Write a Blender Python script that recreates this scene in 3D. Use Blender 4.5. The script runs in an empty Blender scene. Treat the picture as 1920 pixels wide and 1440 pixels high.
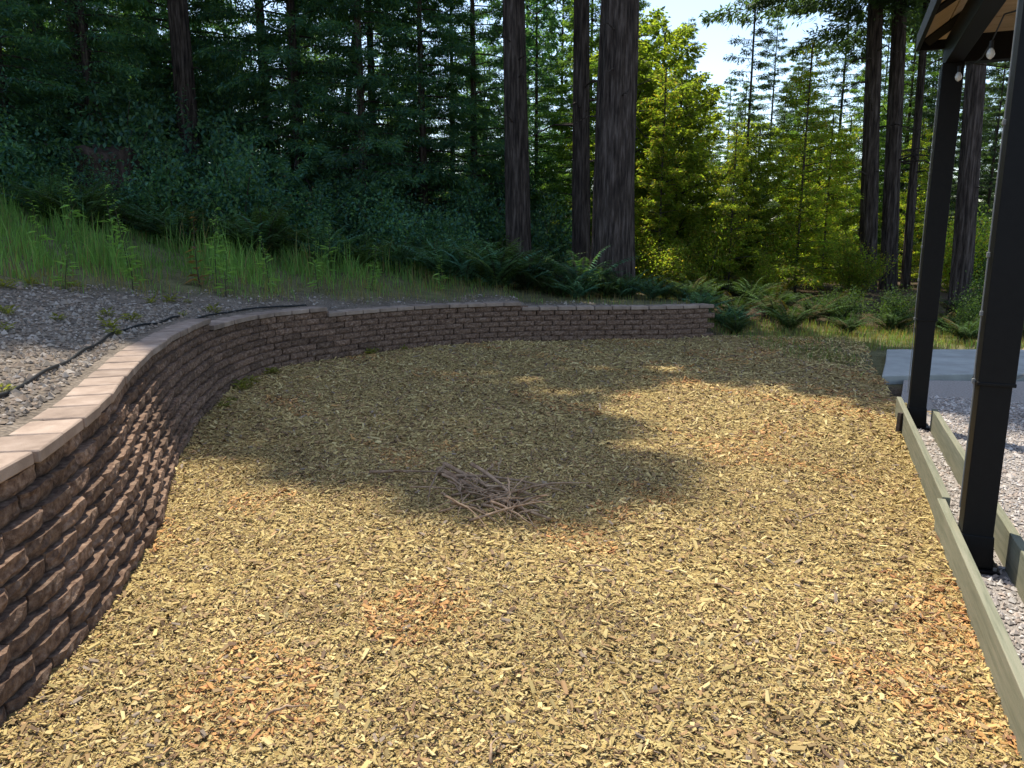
import bpy, math, random
import numpy as np
from mathutils import Vector, Matrix, noise as mnoise

SC = bpy.context.scene
COL = SC.collection
R = math.radians
random.seed(7)
rng = np.random.default_rng(11)

# ------------------------------------------------------------------ camera, sky, sun, exposure
cam_d = bpy.data.cameras.new('camera')
cam_d.sensor_width = 36.0
cam_d.lens = 26.6
cam_d.clip_end = 2000
cam = bpy.data.objects.new('camera', cam_d)
cam.location = (0, 0, 1.6)
cam.rotation_euler = (R(79.0), 0, 0)
COL.objects.link(cam)
SC.camera = cam

SUN_AZ, SUN_EL = 31.0, 66.0            # degrees left of straight ahead, degrees above the horizon
world = bpy.data.worlds.new('World')
SC.world = world
world.use_nodes = True
wn = world.node_tree.nodes
wl = world.node_tree.links
bg = wn['Background']
sky = wn.new('ShaderNodeTexSky')
sky.sky_type = 'NISHITA'
sky.sun_disc = False
sky.sun_elevation = R(SUN_EL)
sky.sun_rotation = R(-SUN_AZ)
sky.air_density = 1.0
sky.dust_density = 0.9
sky.ozone_density = 0.4
wl.new(sky.outputs[0], bg.inputs[0])
bg.inputs[1].default_value = 0.15

sun_d = bpy.data.lights.new('sun', 'SUN')
sun_d.energy = 3.5
sun_d.angle = R(0.55)
sun_d.color = (1.0, 0.965, 0.84)
sun = bpy.data.objects.new('sun', sun_d)
_s = Vector((-math.sin(R(SUN_AZ)) * math.cos(R(SUN_EL)), math.cos(R(SUN_AZ)) * math.cos(R(SUN_EL)), math.sin(R(SUN_EL))))
sun.rotation_euler = _s.to_track_quat('Z', 'Y').to_euler()
sun.location = _s * 60
COL.objects.link(sun)

SC.view_settings.view_transform = 'Standard'
SC.view_settings.look = 'None'
SC.view_settings.exposure = 1.0
SC.view_settings.gamma = 1.0
SC.render.engine = 'CYCLES'
SC.cycles.use_denoising = True
SC.cycles.max_bounces = 7
SC.cycles.diffuse_bounces = 3
SC.cycles.transmission_bounces = 4
SC.cycles.transparent_max_bounces = 4

# ------------------------------------------------------------------ helpers
def tag(o, label=None, cat=None, group=None, kind=None):
    for k, v in (('label', label), ('category', cat), ('group', group), ('kind', kind)):
        if v:
            o[k] = v
    return o

def empty(name, loc=(0, 0, 0), rz=0.0):
    o = bpy.data.objects.new(name, None)
    o.empty_display_size = 0.2
    o.location = loc
    o.rotation_euler = (0, 0, rz)
    COL.objects.link(o)
    return o

def link(name, me, parent=None, loc=None, rot=None):
    o = bpy.data.objects.new(name, me)
    COL.objects.link(o)
    if parent is not None:
        o.parent = parent
    if loc is not None:
        o.location = loc
    if rot is not None:
        o.rotation_euler = rot
    return o

def big_mesh(name, V, quads=None, tris=None, mat=None, colors=None, smooth=False, zone=None):
    """numpy arrays to a mesh"""
    me = bpy.data.meshes.new(name)
    V = np.asarray(V, dtype=np.float32)
    idx, tot = [], []
    if quads is not None and len(quads):
        q = np.asarray(quads, dtype=np.int32)
        idx.append(q.ravel()); tot.append(np.full(len(q), 4, np.int32))
    if tris is not None and len(tris):
        t = np.asarray(tris, dtype=np.int32)
        idx.append(t.ravel()); tot.append(np.full(len(t), 3, np.int32))
    idx = np.concatenate(idx); tot = np.concatenate(tot)
    me.vertices.add(len(V)); me.vertices.foreach_set('co', V.ravel())
    me.loops.add(len(idx)); me.loops.foreach_set('vertex_index', idx)
    me.polygons.add(len(tot))
    st = np.zeros(len(tot), np.int32); st[1:] = np.cumsum(tot)[:-1]
    me.polygons.foreach_set('loop_start', st)
    me.polygons.foreach_set('use_smooth', np.full(len(tot), smooth, dtype=bool))
    me.update(calc_edges=True)
    if colors is not None:
        a = me.color_attributes.new('tint', 'FLOAT_COLOR', 'POINT')
        c = np.ones((len(V), 4), np.float32); c[:, :3] = colors
        a.data.foreach_set('color', c.ravel())
    if mat is not None:
        me.materials.append(mat)
    return me

class MB:
    """collects boxes, tubes and rings for one mesh"""
    def __init__(self):
        self.v, self.f = [], []
    def add(self, vs, fs):
        o = len(self.v)
        self.v += [tuple(p) for p in vs]
        self.f += [tuple(i + o for i in f) for f in fs]
    def box(self, c, s, rot=None, taper=1.0):
        hx, hy, hz = s[0] / 2, s[1] / 2, s[2] / 2
        vs = []
        for z, k in ((-hz, 1.0), (hz, taper)):
            for x, y in ((-hx, -hy), (hx, -hy), (hx, hy), (-hx, hy)):
                p = Vector((x * k, y * k, z))
                if rot is not None:
                    p = rot @ p
                vs.append((p.x + c[0], p.y + c[1], p.z + c[2]))
        self.add(vs, [(0, 3, 2, 1), (4, 5, 6, 7), (0, 1, 5, 4), (1, 2, 6, 5), (2, 3, 7, 6), (3, 0, 4, 7)])
    def tube(self, pts, rad, n=6, cap=True):
        pts = [Vector(p) for p in pts]
        if not hasattr(rad, '__len__'):
            rad = [rad] * len(pts)
        o = len(self.v)
        t0 = (pts[1] - pts[0]).normalized()
        ref = Vector((0, 0, 1)) if abs(t0.z) < 0.9 else Vector((1, 0, 0))
        u = t0.cross(ref).normalized()
        for i, p in enumerate(pts):
            t = (pts[min(i + 1, len(pts) - 1)] - pts[max(i - 1, 0)]).normalized()
            u = (u - t * u.dot(t)).normalized()
            w = t.cross(u)
            for k in range(n):
                a = 2 * math.pi * k / n
                q = p + (u * math.cos(a) + w * math.sin(a)) * rad[i]
                self.v.append((q.x, q.y, q.z))
        for i in range(len(pts) - 1):
            for k in range(n):
                a, b = o + i * n + k, o + i * n + (k + 1) % n
                self.f.append((a, b, b + n, a + n))
        if cap:
            self.f.append(tuple(o + k for k in range(n))[::-1])
            e = o + (len(pts) - 1) * n
            self.f.append(tuple(e + k for k in range(n)))
    def mesh(self, name, mat=None, smooth=False):
        me = bpy.data.meshes.new(name)
        me.from_pydata(self.v, [], self.f)
        if mat is not None:
            me.materials.append(mat)
        if smooth:
            me.polygons.foreach_set('use_smooth', np.ones(len(me.polygons), dtype=bool))
        me.update()
        return me
    def build(self, name, mat=None, parent=None, smooth=False, bevel=0.0):
        o = link(name, self.mesh(name, mat, smooth), parent)
        if bevel:
            m = o.modifiers.new('bevel', 'BEVEL'); m.width = bevel; m.segments = 2; m.limit_method = 'ANGLE'
        return o

# ------------------------------------------------------------------ materials
def new_mat(name):
    m = bpy.data.materials.new(name)
    m.use_nodes = True
    nt = m.node_tree
    return m, nt.nodes, nt.links, nt.nodes['Principled BSDF']

def ramp(nodes, stops):
    r = nodes.new('ShaderNodeValToRGB')
    e = r.color_ramp.elements
    while len(e) < len(stops):
        e.new(0.5)
    for i, (p, c) in enumerate(stops):
        e[i].position = p
        e[i].color = (*c, 1)
    return r

def tex_noise(nodes, links, scale, detail=6, rough=0.6, vec=None, coord='Object'):
    n = nodes.new('ShaderNodeTexNoise')
    n.inputs['Scale'].default_value = scale
    n.inputs['Detail'].default_value = detail
    n.inputs['Roughness'].default_value = rough
    if vec is None:
        tc = nodes.new('ShaderNodeTexCoord')
        vec = tc.outputs[coord]
    links.new(vec, n.inputs['Vector'])
    return n

def mat_noise(name, stops, scale=8, rough=0.9, bump=0.3, bscale=60, dist=0.01, rand=0.0, spec=0.25, stretch=None, metal=0.0):
    m, N, L, P = new_mat(name)
    tc = N.new('ShaderNodeTexCoord')
    vec = tc.outputs['Object']
    if stretch:
        mp = N.new('ShaderNodeMapping'); mp.inputs['Scale'].default_value = stretch
        L.new(vec, mp.inputs['Vector']); vec = mp.outputs[0]
    if rand:
        oi = N.new('ShaderNodeObjectInfo')
        ad = N.new('ShaderNodeVectorMath'); ad.operation = 'ADD'
        sc = N.new('ShaderNodeVectorMath'); sc.operation = 'SCALE'; sc.inputs['Scale'].default_value = 37.0
        cb = N.new('ShaderNodeCombineXYZ')
        L.new(oi.outputs['Random'], cb.inputs[0]); L.new(oi.outputs['Random'], cb.inputs[1])
        L.new(cb.outputs[0], sc.inputs[0]); L.new(vec, ad.inputs[0]); L.new(sc.outputs[0], ad.inputs[1])
        vec = ad.outputs[0]
    n = tex_noise(N, L, scale, vec=vec)
    r = ramp(N, stops)
    L.new(n.outputs['Fac'], r.inputs[0])
    out = r.outputs[0]
    if rand:
        hs = N.new('ShaderNodeHueSaturation')
        mr = N.new('ShaderNodeMapRange')
        mr.inputs[3].default_value = 1 - rand; mr.inputs[4].default_value = 1 + rand
        L.new(oi.outputs['Random'], mr.inputs[0]); L.new(mr.outputs[0], hs.inputs['Value'])
        L.new(out, hs.inputs['Color']); out = hs.outputs[0]
    L.new(out, P.inputs['Base Color'])
    P.inputs['Roughness'].default_value = rough
    P.inputs['Specular IOR Level'].default_value = spec
    P.inputs['Metallic'].default_value = metal
    if bump:
        b = tex_noise(N, L, bscale, detail=8, rough=0.65, vec=vec)
        bp = N.new('ShaderNodeBump'); bp.inputs['Strength'].default_value = bump; bp.inputs['Distance'].default_value = dist
        L.new(b.outputs['Fac'], bp.inputs['Height']); L.new(bp.outputs[0], P.inputs['Normal'])
    return m

def mat_tint(name, rough=0.85, spec=0.2, transl=0.0, rand=0.0, gain=1.0):
    """colour comes from the 'tint' attribute of the pieces"""
    m, N, L, P = new_mat(name)
    at = N.new('ShaderNodeAttribute'); at.attribute_name = 'tint'
    out = at.outputs['Color']
    if rand:
        oi = N.new('ShaderNodeObjectInfo')
        hs = N.new('ShaderNodeHueSaturation')
        mr = N.new('ShaderNodeMapRange'); mr.inputs[3].default_value = 1 - rand; mr.inputs[4].default_value = 1 + rand
        L.new(oi.outputs['Random'], mr.inputs[0]); L.new(mr.outputs[0], hs.inputs['Value'])
        L.new(out, hs.inputs['Color']); out = hs.outputs[0]
    L.new(out, P.inputs['Base Color'])
    P.inputs['Roughness'].default_value = rough
    P.inputs['Specular IOR Level'].default_value = spec
    if transl:
        t = N.new('ShaderNodeBsdfTranslucent')
        g = N.new('ShaderNodeMix'); g.data_type = 'RGBA'; g.blend_type = 'MULTIPLY'; g.inputs[0].default_value = 1
        L.new(out, g.inputs[6]); g.inputs[7].default_value = (1.7 * gain, 1.75 * gain, 0.55 * gain, 1)
        L.new(g.outputs[2], t.inputs[0])
        mx = N.new('ShaderNodeMixShader'); mx.inputs[0].default_value = transl
        L.new(P.outputs[0], mx.inputs[1]); L.new(t.outputs[0], mx.inputs[2])
        L.new(mx.outputs[0], N['Material Output'].inputs['Surface'])
    return m

M = {}
M['block'] = mat_noise('brown_split_concrete', [(0.32, (0.085, 0.048, 0.033)), (0.5, (0.185, 0.112, 0.074)), (0.72, (0.33, 0.225, 0.16))], 34, 0.95, 1.0, 95, 0.012, rand=0.3)
M['cap'] = mat_noise('tan_concrete_cap', [(0.25, (0.20, 0.14, 0.105)), (0.5, (0.31, 0.225, 0.17)), (0.75, (0.40, 0.30, 0.235))], 7, 0.95, 0.7, 120, 0.005, rand=0.2)
M['chip'] = mat_tint('wood_chip', 0.8, 0.25)
M['stone'] = mat_tint('gravel_stone', 0.9, 0.2)
M['grass'] = mat_tint('grass_blade', 0.7, 0.2, 0.45, 0.0, 1.2)
M['fern'] = mat_tint('fern_leaf', 0.7, 0.12, 0.3, 0.22)
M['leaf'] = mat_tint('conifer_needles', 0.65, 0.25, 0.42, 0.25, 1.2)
M['leaf_lit'] = mat_tint('sunlit_tint_leaves', 0.6, 0.25, 0.64, 0.24, 1.75)  # brighter leaf copy: gain puts a sunlit glow into the colour
M['bark'] = mat_noise('redwood_bark', [(0.34, (0.022, 0.015, 0.012)), (0.5, (0.075, 0.054, 0.044)), (0.68, (0.175, 0.135, 0.115))], 7, 0.95, 1.0, 20, 0.10, rand=0.2, stretch=(3.2, 3.2, 0.32))
M['twig'] = mat_noise('dark_twig_bark', [(0.3, (0.03, 0.022, 0.016)), (0.7, (0.075, 0.055, 0.042))], 12, 0.95, 0.4, 40, 0.01, rand=0.2)
M['dry_wood'] = mat_noise('dry_grey_wood', [(0.3, (0.20, 0.12, 0.07)), (0.7, (0.44, 0.30, 0.19))], 20, 0.9, 0.5, 80, 0.004, rand=0.3, stretch=(1, 1, 1))
M['lumber'] = mat_noise('treated_lumber', [(0.25, (0.135, 0.135, 0.088)), (0.5, (0.205, 0.195, 0.13)), (0.8, (0.27, 0.24, 0.17))], 9, 0.85, 0.35, 30, 0.004, rand=0.1, stretch=(7, 0.35, 5))
M['black'] = mat_noise('black_powder_coat', [(0.3, (0.0035, 0.003, 0.0028)), (0.7, (0.006, 0.0055, 0.005))], 30, 0.55, 0.08, 300, 0.001, spec=0.18)
M['ceiling'] = mat_noise('cedar_ceiling', [(0.25, (0.46, 0.34, 0.20)), (0.5, (0.58, 0.44, 0.27)), (0.8, (0.66, 0.52, 0.34))], 5, 0.7, 0.15, 40, 0.003, rand=0.12, stretch=(0.6, 9, 1))
M['roof'] = mat_noise('dark_metal_roof', [(0.3, (0.025, 0.022, 0.02)), (0.7, (0.04, 0.036, 0.032))], 10, 0.5, 0.05, 100, 0.001)
M['rubber'] = mat_noise('black_hose_plastic', [(0.3, (0.012, 0.012, 0.013)), (0.7, (0.024, 0.024, 0.026))], 30, 0.5, 0.1, 100, 0.001)
M['cable'] = mat_noise('pale_cable', [(0.3, (0.16, 0.16, 0.155)), (0.7, (0.22, 0.22, 0.21))], 30, 0.5, 0.0)
M['slab'] = mat_noise('concrete_slab', [(0.3, (0.27, 0.27, 0.245)), (0.7, (0.42, 0.415, 0.38))], 3.0, 0.9, 0.25, 120, 0.003)
gm, N_, L_, P_ = new_mat('frosted_bulb')
P_.inputs['Base Color'].default_value = (0.82, 0.82, 0.80, 1); P_.inputs['Roughness'].default_value = 0.25
P_.inputs['Transmission Weight'].default_value = 0.35
M['bulb'] = gm

# ------------------------------------------------------------------ the wall line and the lie of the land
CH, CAPH, SETB = 0.078, 0.055, 0.026           # course height, cap height, setback of each course
WALL = [(-2.05, -0.7), (-1.85, 0.3), (-1.70, 1.3), (-1.66, 2.2), (-1.69, 2.7), (-1.77, 3.2), (-1.97, 4.0), (-2.27, 4.85), (-2.62, 6.0), (-2.84, 7.0),
        (-2.98, 8.0), (-2.88, 9.1), (-2.35, 9.98), (-1.65, 10.75), (-0.85, 11.3), (0.3, 11.7), (1.3, 11.82), (2.4, 11.9), (3.25, 12.15)]
PRE = [(-8, -40), (-3.2, -7), (-2.4, -2.2)]
POST = [(4.3, 12.7), (6.5, 13.6), (12, 15), (60, 22)]

def catmull(P, per):
    P = [Vector((p[0], p[1], 0)) for p in P]
    out = []
    for i in range(len(P) - 1):
        a, b, c, d = P[max(i - 1, 0)], P[i], P[i + 1], P[min(i + 2, len(P) - 1)]
        for k in range(per):
            t = k / per
            out.append(0.5 * ((2 * b) + (c - a) * t + (2 * a - 5 * b + 4 * c - d) * t * t + (3 * b - a - 3 * c + d) * t ** 3))
    out.append(P[-1])
    return np.array([(p.x, p.y) for p in out])

CUR = catmull(PRE + WALL + POST, 14)
SEG = np.linalg.norm(np.diff(CUR, axis=0), axis=1)
ARC = np.concatenate([[0], np.cumsum(SEG)])
S0 = ARC[14 * len(PRE)]
S1 = ARC[14 * (len(PRE) + len(WALL) - 1)]
TAN = np.gradient(CUR, axis=0); TAN /= np.linalg.norm(TAN, axis=1)[:, None]
NB = np.stack([-TAN[:, 1], TAN[:, 0]], 1)      # unit vector to the uphill side

def at_s(s):
    return np.array([np.interp(s, ARC, CUR[:, 0]), np.interp(s, ARC, CUR[:, 1])])
def nrm_s(s):
    n = np.array([np.interp(s, ARC, NB[:, 0]), np.interp(s, ARC, NB[:, 1])])
    return n / np.linalg.norm(n)
def s_near(x, y):
    return ARC[np.argmin((CUR[:, 0] - x) ** 2 + (CUR[:, 1] - y) ** 2)]

STEP1, STEP2, STEP3 = s_near(-2.99, 8.0), s_near(-2.35, 9.98), s_near(0.3, 11.7)
def courses(s):
    return 9 if s < STEP1 else 8 if s < STEP2 else 7 if s < STEP3 else 6
HW = np.array([courses(s) * CH + CAPH - 0.02 for s in ARC])
HW = np.where(ARC > S1, np.interp(ARC, [S1, S1 + 1.6, S1 + 30], [HW[np.searchsorted(ARC, S1) - 1], 0.22, 0.10]), HW)
RAMP = np.where(ARC > S1, np.interp(ARC, [S1, S1 + 0.8], [0.2, 2.2]), 0.2)

def sgn_dist(x, y):
    """signed distance to the wall line (positive uphill) and the index of the nearest sample"""
    x = np.atleast_1d(np.asarray(x, float)); y = np.atleast_1d(np.asarray(y, float))
    d = np.empty(len(x)); ix = np.empty(len(x), int)
    for i in range(0, len(x), 20000):
        dx = x[i:i + 20000, None] - CUR[None, :, 0]; dy = y[i:i + 20000, None] - CUR[None, :, 1]
        k = np.argmin(dx * dx + dy * dy, axis=1)
        r = np.arange(len(k))
        ix[i:i + 20000] = k
        along = dx[r, k] * NB[k, 0] + dy[r, k] * NB[k, 1]
        d[i:i + 20000] = np.where(along >= 0, 1, -1) * np.sqrt(dx[r, k] ** 2 + dy[r, k] ** 2)
    return d, ix

def sstep(a, b, x):
    t = np.clip((x - a) / (b - a), 0, 1)
    return t * t * (3 - 2 * t)

def lump(x, y, f, seed=0.0):
    return np.sin(x * f * 1.3 + seed) * np.cos(y * f * 1.1 + seed * 2.1) * 0.5 + np.sin(x * f * 2.7 + y * f * 2.1 + seed) * 0.25

def height(x, y):
    x = np.atleast_1d(np.asarray(x, float)); y = np.atleast_1d(np.asarray(y, float))
    d, ix = sgn_dist(x, y)
    hw, rp = HW[ix], RAMP[ix]
    steep = 0.03 + 0.195 * sstep(3.0, -4.5, x) * (1 - 0.45 * sstep(9, 20, y) * sstep(-9, -2, x))
    u = np.clip(d - 0.3, 0, None)
    ueff = np.where(u < 14, u, 14 + (u - 14) * 0.35)
    up = hw + steep * ueff + (0.05 * lump(x, y, 0.7) + 0.03 * lump(x, y, 2.0, 1.3)) * sstep(0.5, 2.5, u)
    z = np.where(d < 0.1, -0.05, np.where(d < 0.1 + rp, -0.05 + (up + 0.05) * (d - 0.1) / rp, up))
    far = np.sqrt(x * x + y * y)
    z = z - 0.028 * np.clip(far - 22, 0, 60) * sstep(-2, 8, x) * sstep(5, 15, y)
    return z

def hz(x, y):
    return float(height([x], [y])[0])

# board line of the gazebo side
BD = Vector((0.375, 0.927, 0)).normalized()
BP = Vector((BD.y, -BD.x, 0))
B0 = Vector((1.64, 2.16, 0))
def board_pt(along, across, z=0.0):
    return B0 + BD * along + BP * across + Vector((0, 0, z))
def board_coords(x, y):
    return (x - B0.x) * BD.x + (y - B0.y) * BD.y, (x - B0.x) * BP.x + (y - B0.y) * BP.y

# ground sheet
def spread(lo, hi, step, far_lo, far_hi, g=1.16):
    mid = list(np.arange(lo, hi + 1e-6, step))
    a, st = lo, step
    left = []
    while a > far_lo:
        st *= g; a -= st; left.append(a)
    b, st = hi, step
    right = []
    while b < far_hi:
        st *= g; b += st; right.append(b)
    return np.array(left[::-1] + mid + right)

gx = spread(-5.5, 5.0, 0.07, -420, 420)
gy = spread(1.0, 13.5, 0.07, -60, 600)
GX, GY = np.meshgrid(gx, gy)
gz = height(GX.ravel(), GY.ravel())
nx, ny = len(gx), len(gy)
ii = np.arange(nx * ny).reshape(ny, nx)
gq = np.stack([ii[:-1, :-1].ravel(), ii[:-1, 1:].ravel(), ii[1:, 1:].ravel(), ii[1:, :-1].ravel()], 1)
gd, gix = sgn_dist(GX.ravel(), GY.ravel())

def gravel_width(x, y):
    return np.interp(y, [0, 5, 7, 9, 10.5], [3.6, 3.3, 2.3, 1.5, 0.9]) * np.interp(x, [-3, 0, 2], [1, 0.75, 0.4])
gw = gravel_width(GX.ravel(), GY.ravel())
edge = gd + 0.5 * lump(GX.ravel(), GY.ravel(), 1.3, 4.0)
k_gravel = (1 - sstep(-0.25, 0.35, edge - gw)) * (gd > 0.05) * (GX.ravel() < 3.0)
k_grass = sstep(-0.4, 0.4, edge - gw) * (1 - sstep(0.0, 2.2, gd - gw - np.interp(GX.ravel(), [-6, 0, 3], [5.5, 2.0, 1.0]))) * (GX.ravel() < 3.6)
k_grass = np.maximum(k_grass, sstep(3.3, 4.0, GX.ravel()) * sstep(9.5, 7.5, GX.ravel()) * sstep(8.0, 8.8, GY.ravel()) * sstep(14.2, 13.0, GY.ravel()))
c_gravel, c_grass, c_litter = np.array([0.19, 0.15, 0.115]), np.array([0.15, 0.135, 0.065]), np.array([0.085, 0.058, 0.038])
gc = c_litter[None] * np.ones((len(gz), 1))
gc = gc * (1 - k_grass[:, None]) + c_grass * k_grass[:, None]
gc = gc * (1 - k_gravel[:, None]) + c_gravel * k_gravel[:, None]

def mat_ground():
    m, N, L, P = new_mat('soil_and_gravel')
    at = N.new('ShaderNodeAttribute'); at.attribute_name = 'tint'
    n1 = tex_noise(N, L, 3.0); n2 = tex_noise(N, L, 45.0)
    v = N.new('ShaderNodeTexVoronoi'); v.inputs['Scale'].default_value = 38
    tc = N.new('ShaderNodeTexCoord'); L.new(tc.outputs['Object'], v.inputs['Vector'])
    r1 = ramp(N, [(0.3, (0.65, 0.65, 0.65)), (0.7, (1.3, 1.3, 1.3))]); L.new(n1.outputs['Fac'], r1.inputs[0])
    r2 = ramp(N, [(0.3, (0.55, 0.55, 0.55)), (0.7, (1.4, 1.4, 1.4))]); L.new(n2.outputs['Fac'], r2.inputs[0])
    def mul(a, b):
        g = N.new('ShaderNodeMix'); g.data_type = 'RGBA'; g.blend_type = 'MULTIPLY'; g.inputs[0].default_value = 1
        L.new(a, g.inputs[6]); L.new(b, g.inputs[7]); return g.outputs[2]
    L.new(mul(mul(at.outputs['Color'], r1.outputs[0]), r2.outputs[0]), P.inputs['Base Color'])
    P.inputs['Roughness'].default_value = 0.95; P.inputs['Specular IOR Level'].default_value = 0.1
    bp = N.new('ShaderNodeBump'); bp.inputs['Strength'].default_value = 0.6; bp.inputs['Distance'].default_value = 0.03
    L.new(v.outputs['Distance'], bp.inputs['Height']); L.new(bp.outputs[0], P.inputs['Normal'])
    return m
M['ground'] = mat_ground()
ground = link('ground', big_mesh('ground', np.stack([GX.ravel(), GY.ravel(), gz], 1), quads=gq, mat=M['ground'], colors=gc, smooth=True))
tag(ground, kind='structure')

# mulch bed: a low uneven sheet between the wall and the gazebo's boards
def mulch_z(x, y):
    return 0.012 + 0.018 * lump(x, y, 1.1, 0.4) + 0.012 * lump(x, y, 3.1, 2.0)
def mulch_edge(y):
    return np.interp(y, [5, 7, 8.2, 9.5, 10.8, 12.5], [3.4, 3.9, 4.2, 4.2, 4.0, 3.6]) + 0.12 * np.sin(y * 2.3)
mx = np.arange(-3.2, 5.7, 0.09); my = np.arange(-0.6, 12.6, 0.09)
MX, MY = np.meshgrid(mx, my)
md, _ = sgn_dist(MX.ravel(), MY.ravel())
al, ac = board_coords(MX.ravel(), MY.ravel())
over = (ac > 0.012) & (ac < 0.13) & (al < 4.9)
MX.ravel()[over] -= (ac[over] - 0.012) * BP.x; MY.ravel()[over] -= (ac[over] - 0.012) * BP.y
inside = (md < 0.16) & ((ac < 0.13) | (al > 5.0)) & (MX.ravel() < mulch_edge(MY.ravel()))
vi = np.arange(MX.size).reshape(MX.shape)
mq = np.stack([vi[:-1, :-1].ravel(), vi[:-1, 1:].ravel(), vi[1:, 1:].ravel(), vi[1:, :-1].ravel()], 1)
mq = mq[inside[mq].all(axis=1)]
used, inv = np.unique(mq, return_inverse=True)
mq = inv.reshape(mq.shape)
mvx, mvy = MX.ravel()[used], MY.ravel()[used]
def mat_mulch():
    m, N, L, P = new_mat('shredded_wood_mulch')
    tc = N.new('ShaderNodeTexCoord')
    mp = N.new('ShaderNodeMapping'); L.new(tc.outputs['Object'], mp.inputs['Vector'])
    n0 = tex_noise(N, L, 9, vec=mp.outputs[0])
    ds = N.new('ShaderNodeVectorMath'); ds.operation = 'SCALE'; ds.inputs['Scale'].default_value = 0.12
    L.new(n0.outputs['Color'], ds.inputs[0])
    ad = N.new('ShaderNodeVectorMath'); ad.operation = 'ADD'
    L.new(mp.outputs[0], ad.inputs[0]); L.new(ds.outputs[0], ad.inputs[1])
    mp2 = N.new('ShaderNodeMapping'); mp2.inputs['Scale'].default_value = (1, 2.0, 1); L.new(ad.outputs[0], mp2.inputs['Vector'])
    v = N.new('ShaderNodeTexVoronoi'); v.inputs['Scale'].default_value = 34; L.new(mp2.outputs[0], v.inputs['Vector'])
    r = ramp(N, [(0.0, (0.08, 0.05, 0.022)), (0.35, (0.24, 0.16, 0.06)), (0.7, (0.37, 0.26, 0.095)), (1.0, (0.49, 0.37, 0.15))])
    sp = N.new('ShaderNodeSeparateColor'); L.new(v.outputs['Color'], sp.inputs[0]); L.new(sp.outputs[0], r.inputs[0])
    L.new(r.outputs[0], P.inputs['Base Color'])
    P.inputs['Roughness'].default_value = 0.9; P.inputs['Specular IOR Level'].default_value = 0.15
    bp = N.new('ShaderNodeBump'); bp.inputs['Strength'].default_value = 1.0; bp.inputs['Distance'].default_value = 0.02
    L.new(sp.outputs[1], bp.inputs['Height']); L.new(bp.outputs[0], P.inputs['Normal'])
    return m
M['mulch'] = mat_mulch()
tag(link('mulch_bed', big_mesh('mulch_bed', np.stack([mvx, mvy, mulch_z(mvx, mvy)], 1), quads=mq, mat=M['mulch'], smooth=True)), kind='structure')

# gravel floor inside the boards
gb = MB()
ga = [board_pt(-2.2, 0.03, 0.0), board_pt(4.85, 0.03, 0.0), board_pt(6.9, 0.25, 0.0), board_pt(9.0, 6.5, 0.0), board_pt(-2.2, 6.5, 0.0)]
gb.add(ga, [(0, 1, 2, 3, 4)][::1])
gb.f = [tuple(reversed(gb.f[0]))]
M['gravel_floor'] = mat_noise('pinkish_gravel', [(0.3, (0.22, 0.19, 0.165)), (0.5, (0.36, 0.31, 0.275)), (0.75, (0.48, 0.42, 0.38))], 55, 0.95, 0.9, 70, 0.02)
tag(gb.build('gravel_floor', M['gravel_floor']), kind='structure')

# concrete path beyond the gazebo
sb = MB()
pp = [(4.2, 8.45), (5.6, 8.6), (10.5, 7.8), (12.0, 9.8), (7.0, 10.5), (5.25, 10.5), (4.75, 9.5)]
sb.add([(x, y, -0.06) for x, y in pp] + [(x, y, 0.055) for x, y in pp], [tuple(range(7))[::-1], tuple(range(7, 14))] + [(i, (i + 1) % 7, 7 + (i + 1) % 7, 7 + i) for i in range(7)])
tag(sb.build('concrete_path', M['slab'], bevel=0.012), kind='structure')
# sunlit track far to the right
tb = MB()
tr = [(7.4, 10.9), (13, 9.6), (19, 9.0), (19, 11.4), (13.5, 12.2), (8.5, 12.3)]
tb.add([(x, y, -0.035) for x, y in tr], [tuple(range(6))])
M['track'] = mat_noise('bare_orange_earth', [(0.3, (0.30, 0.19, 0.11)), (0.7, (0.45, 0.30, 0.18))], 2, 0.95, 0.5, 30, 0.02)
tag(tb.build('dirt_track', M['track']), kind='structure')

# ------------------------------------------------------------------ retaining wall
def block_mesh(name, w, dep, h, seed, rough, mat, cols=5, rows=3):
    """a block whose front (y = 0) is a split, uneven face with pulled-back edges"""
    r = random.Random(seed)
    V, F = [], []
    grid = []
    for j in range(rows + 1):
        row = []
        for i in range(cols + 1):
            x = (i / cols - 0.5) * w; z = j / rows * h
            e = min(i, cols - i, j * 1.3, (rows - j) * 1.3)
            y = r.uniform(-rough, rough * 0.6) if e > 0 else r.uniform(-0.5, 0.5) * rough
            y += (0.024 if i in (0, cols) else 0.0) + (0.012 if j == 0 else 0.0)
            if 0 < i < cols: x += r.uniform(-0.12, 0.12) * w / cols
            if 0 < j < rows: z += r.uniform(-0.15, 0.15) * h / rows
            row.append(len(V)); V.append((x, y, z))
        grid.append(row)
    for j in range(rows):
        for i in range(cols):
            F.append((grid[j][i], grid[j][i + 1], grid[j + 1][i + 1], grid[j + 1][i]))
    o = len(V); wb = w * 0.44
    V += [(-wb, dep, 0), (wb, dep, 0), (wb, dep, h), (-wb, dep, h)]
    F.append((o + 1, o, o + 3, o + 2))
    F.append(tuple(grid[0][::-1]) + (o, o + 1))
    F.append(tuple(grid[rows]) + (o + 2, o + 3))
    F.append(tuple(grid[j][0] for j in range(rows, -1, -1)) + (o, o + 3))
    F.append(tuple(grid[j][cols] for j in range(rows + 1)) + (o + 2, o + 1))
    me = bpy.data.meshes.new(name)
    me.from_pydata(V, [], F)
    if mat: me.materials.append(mat)
    me.update()
    return me

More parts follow.
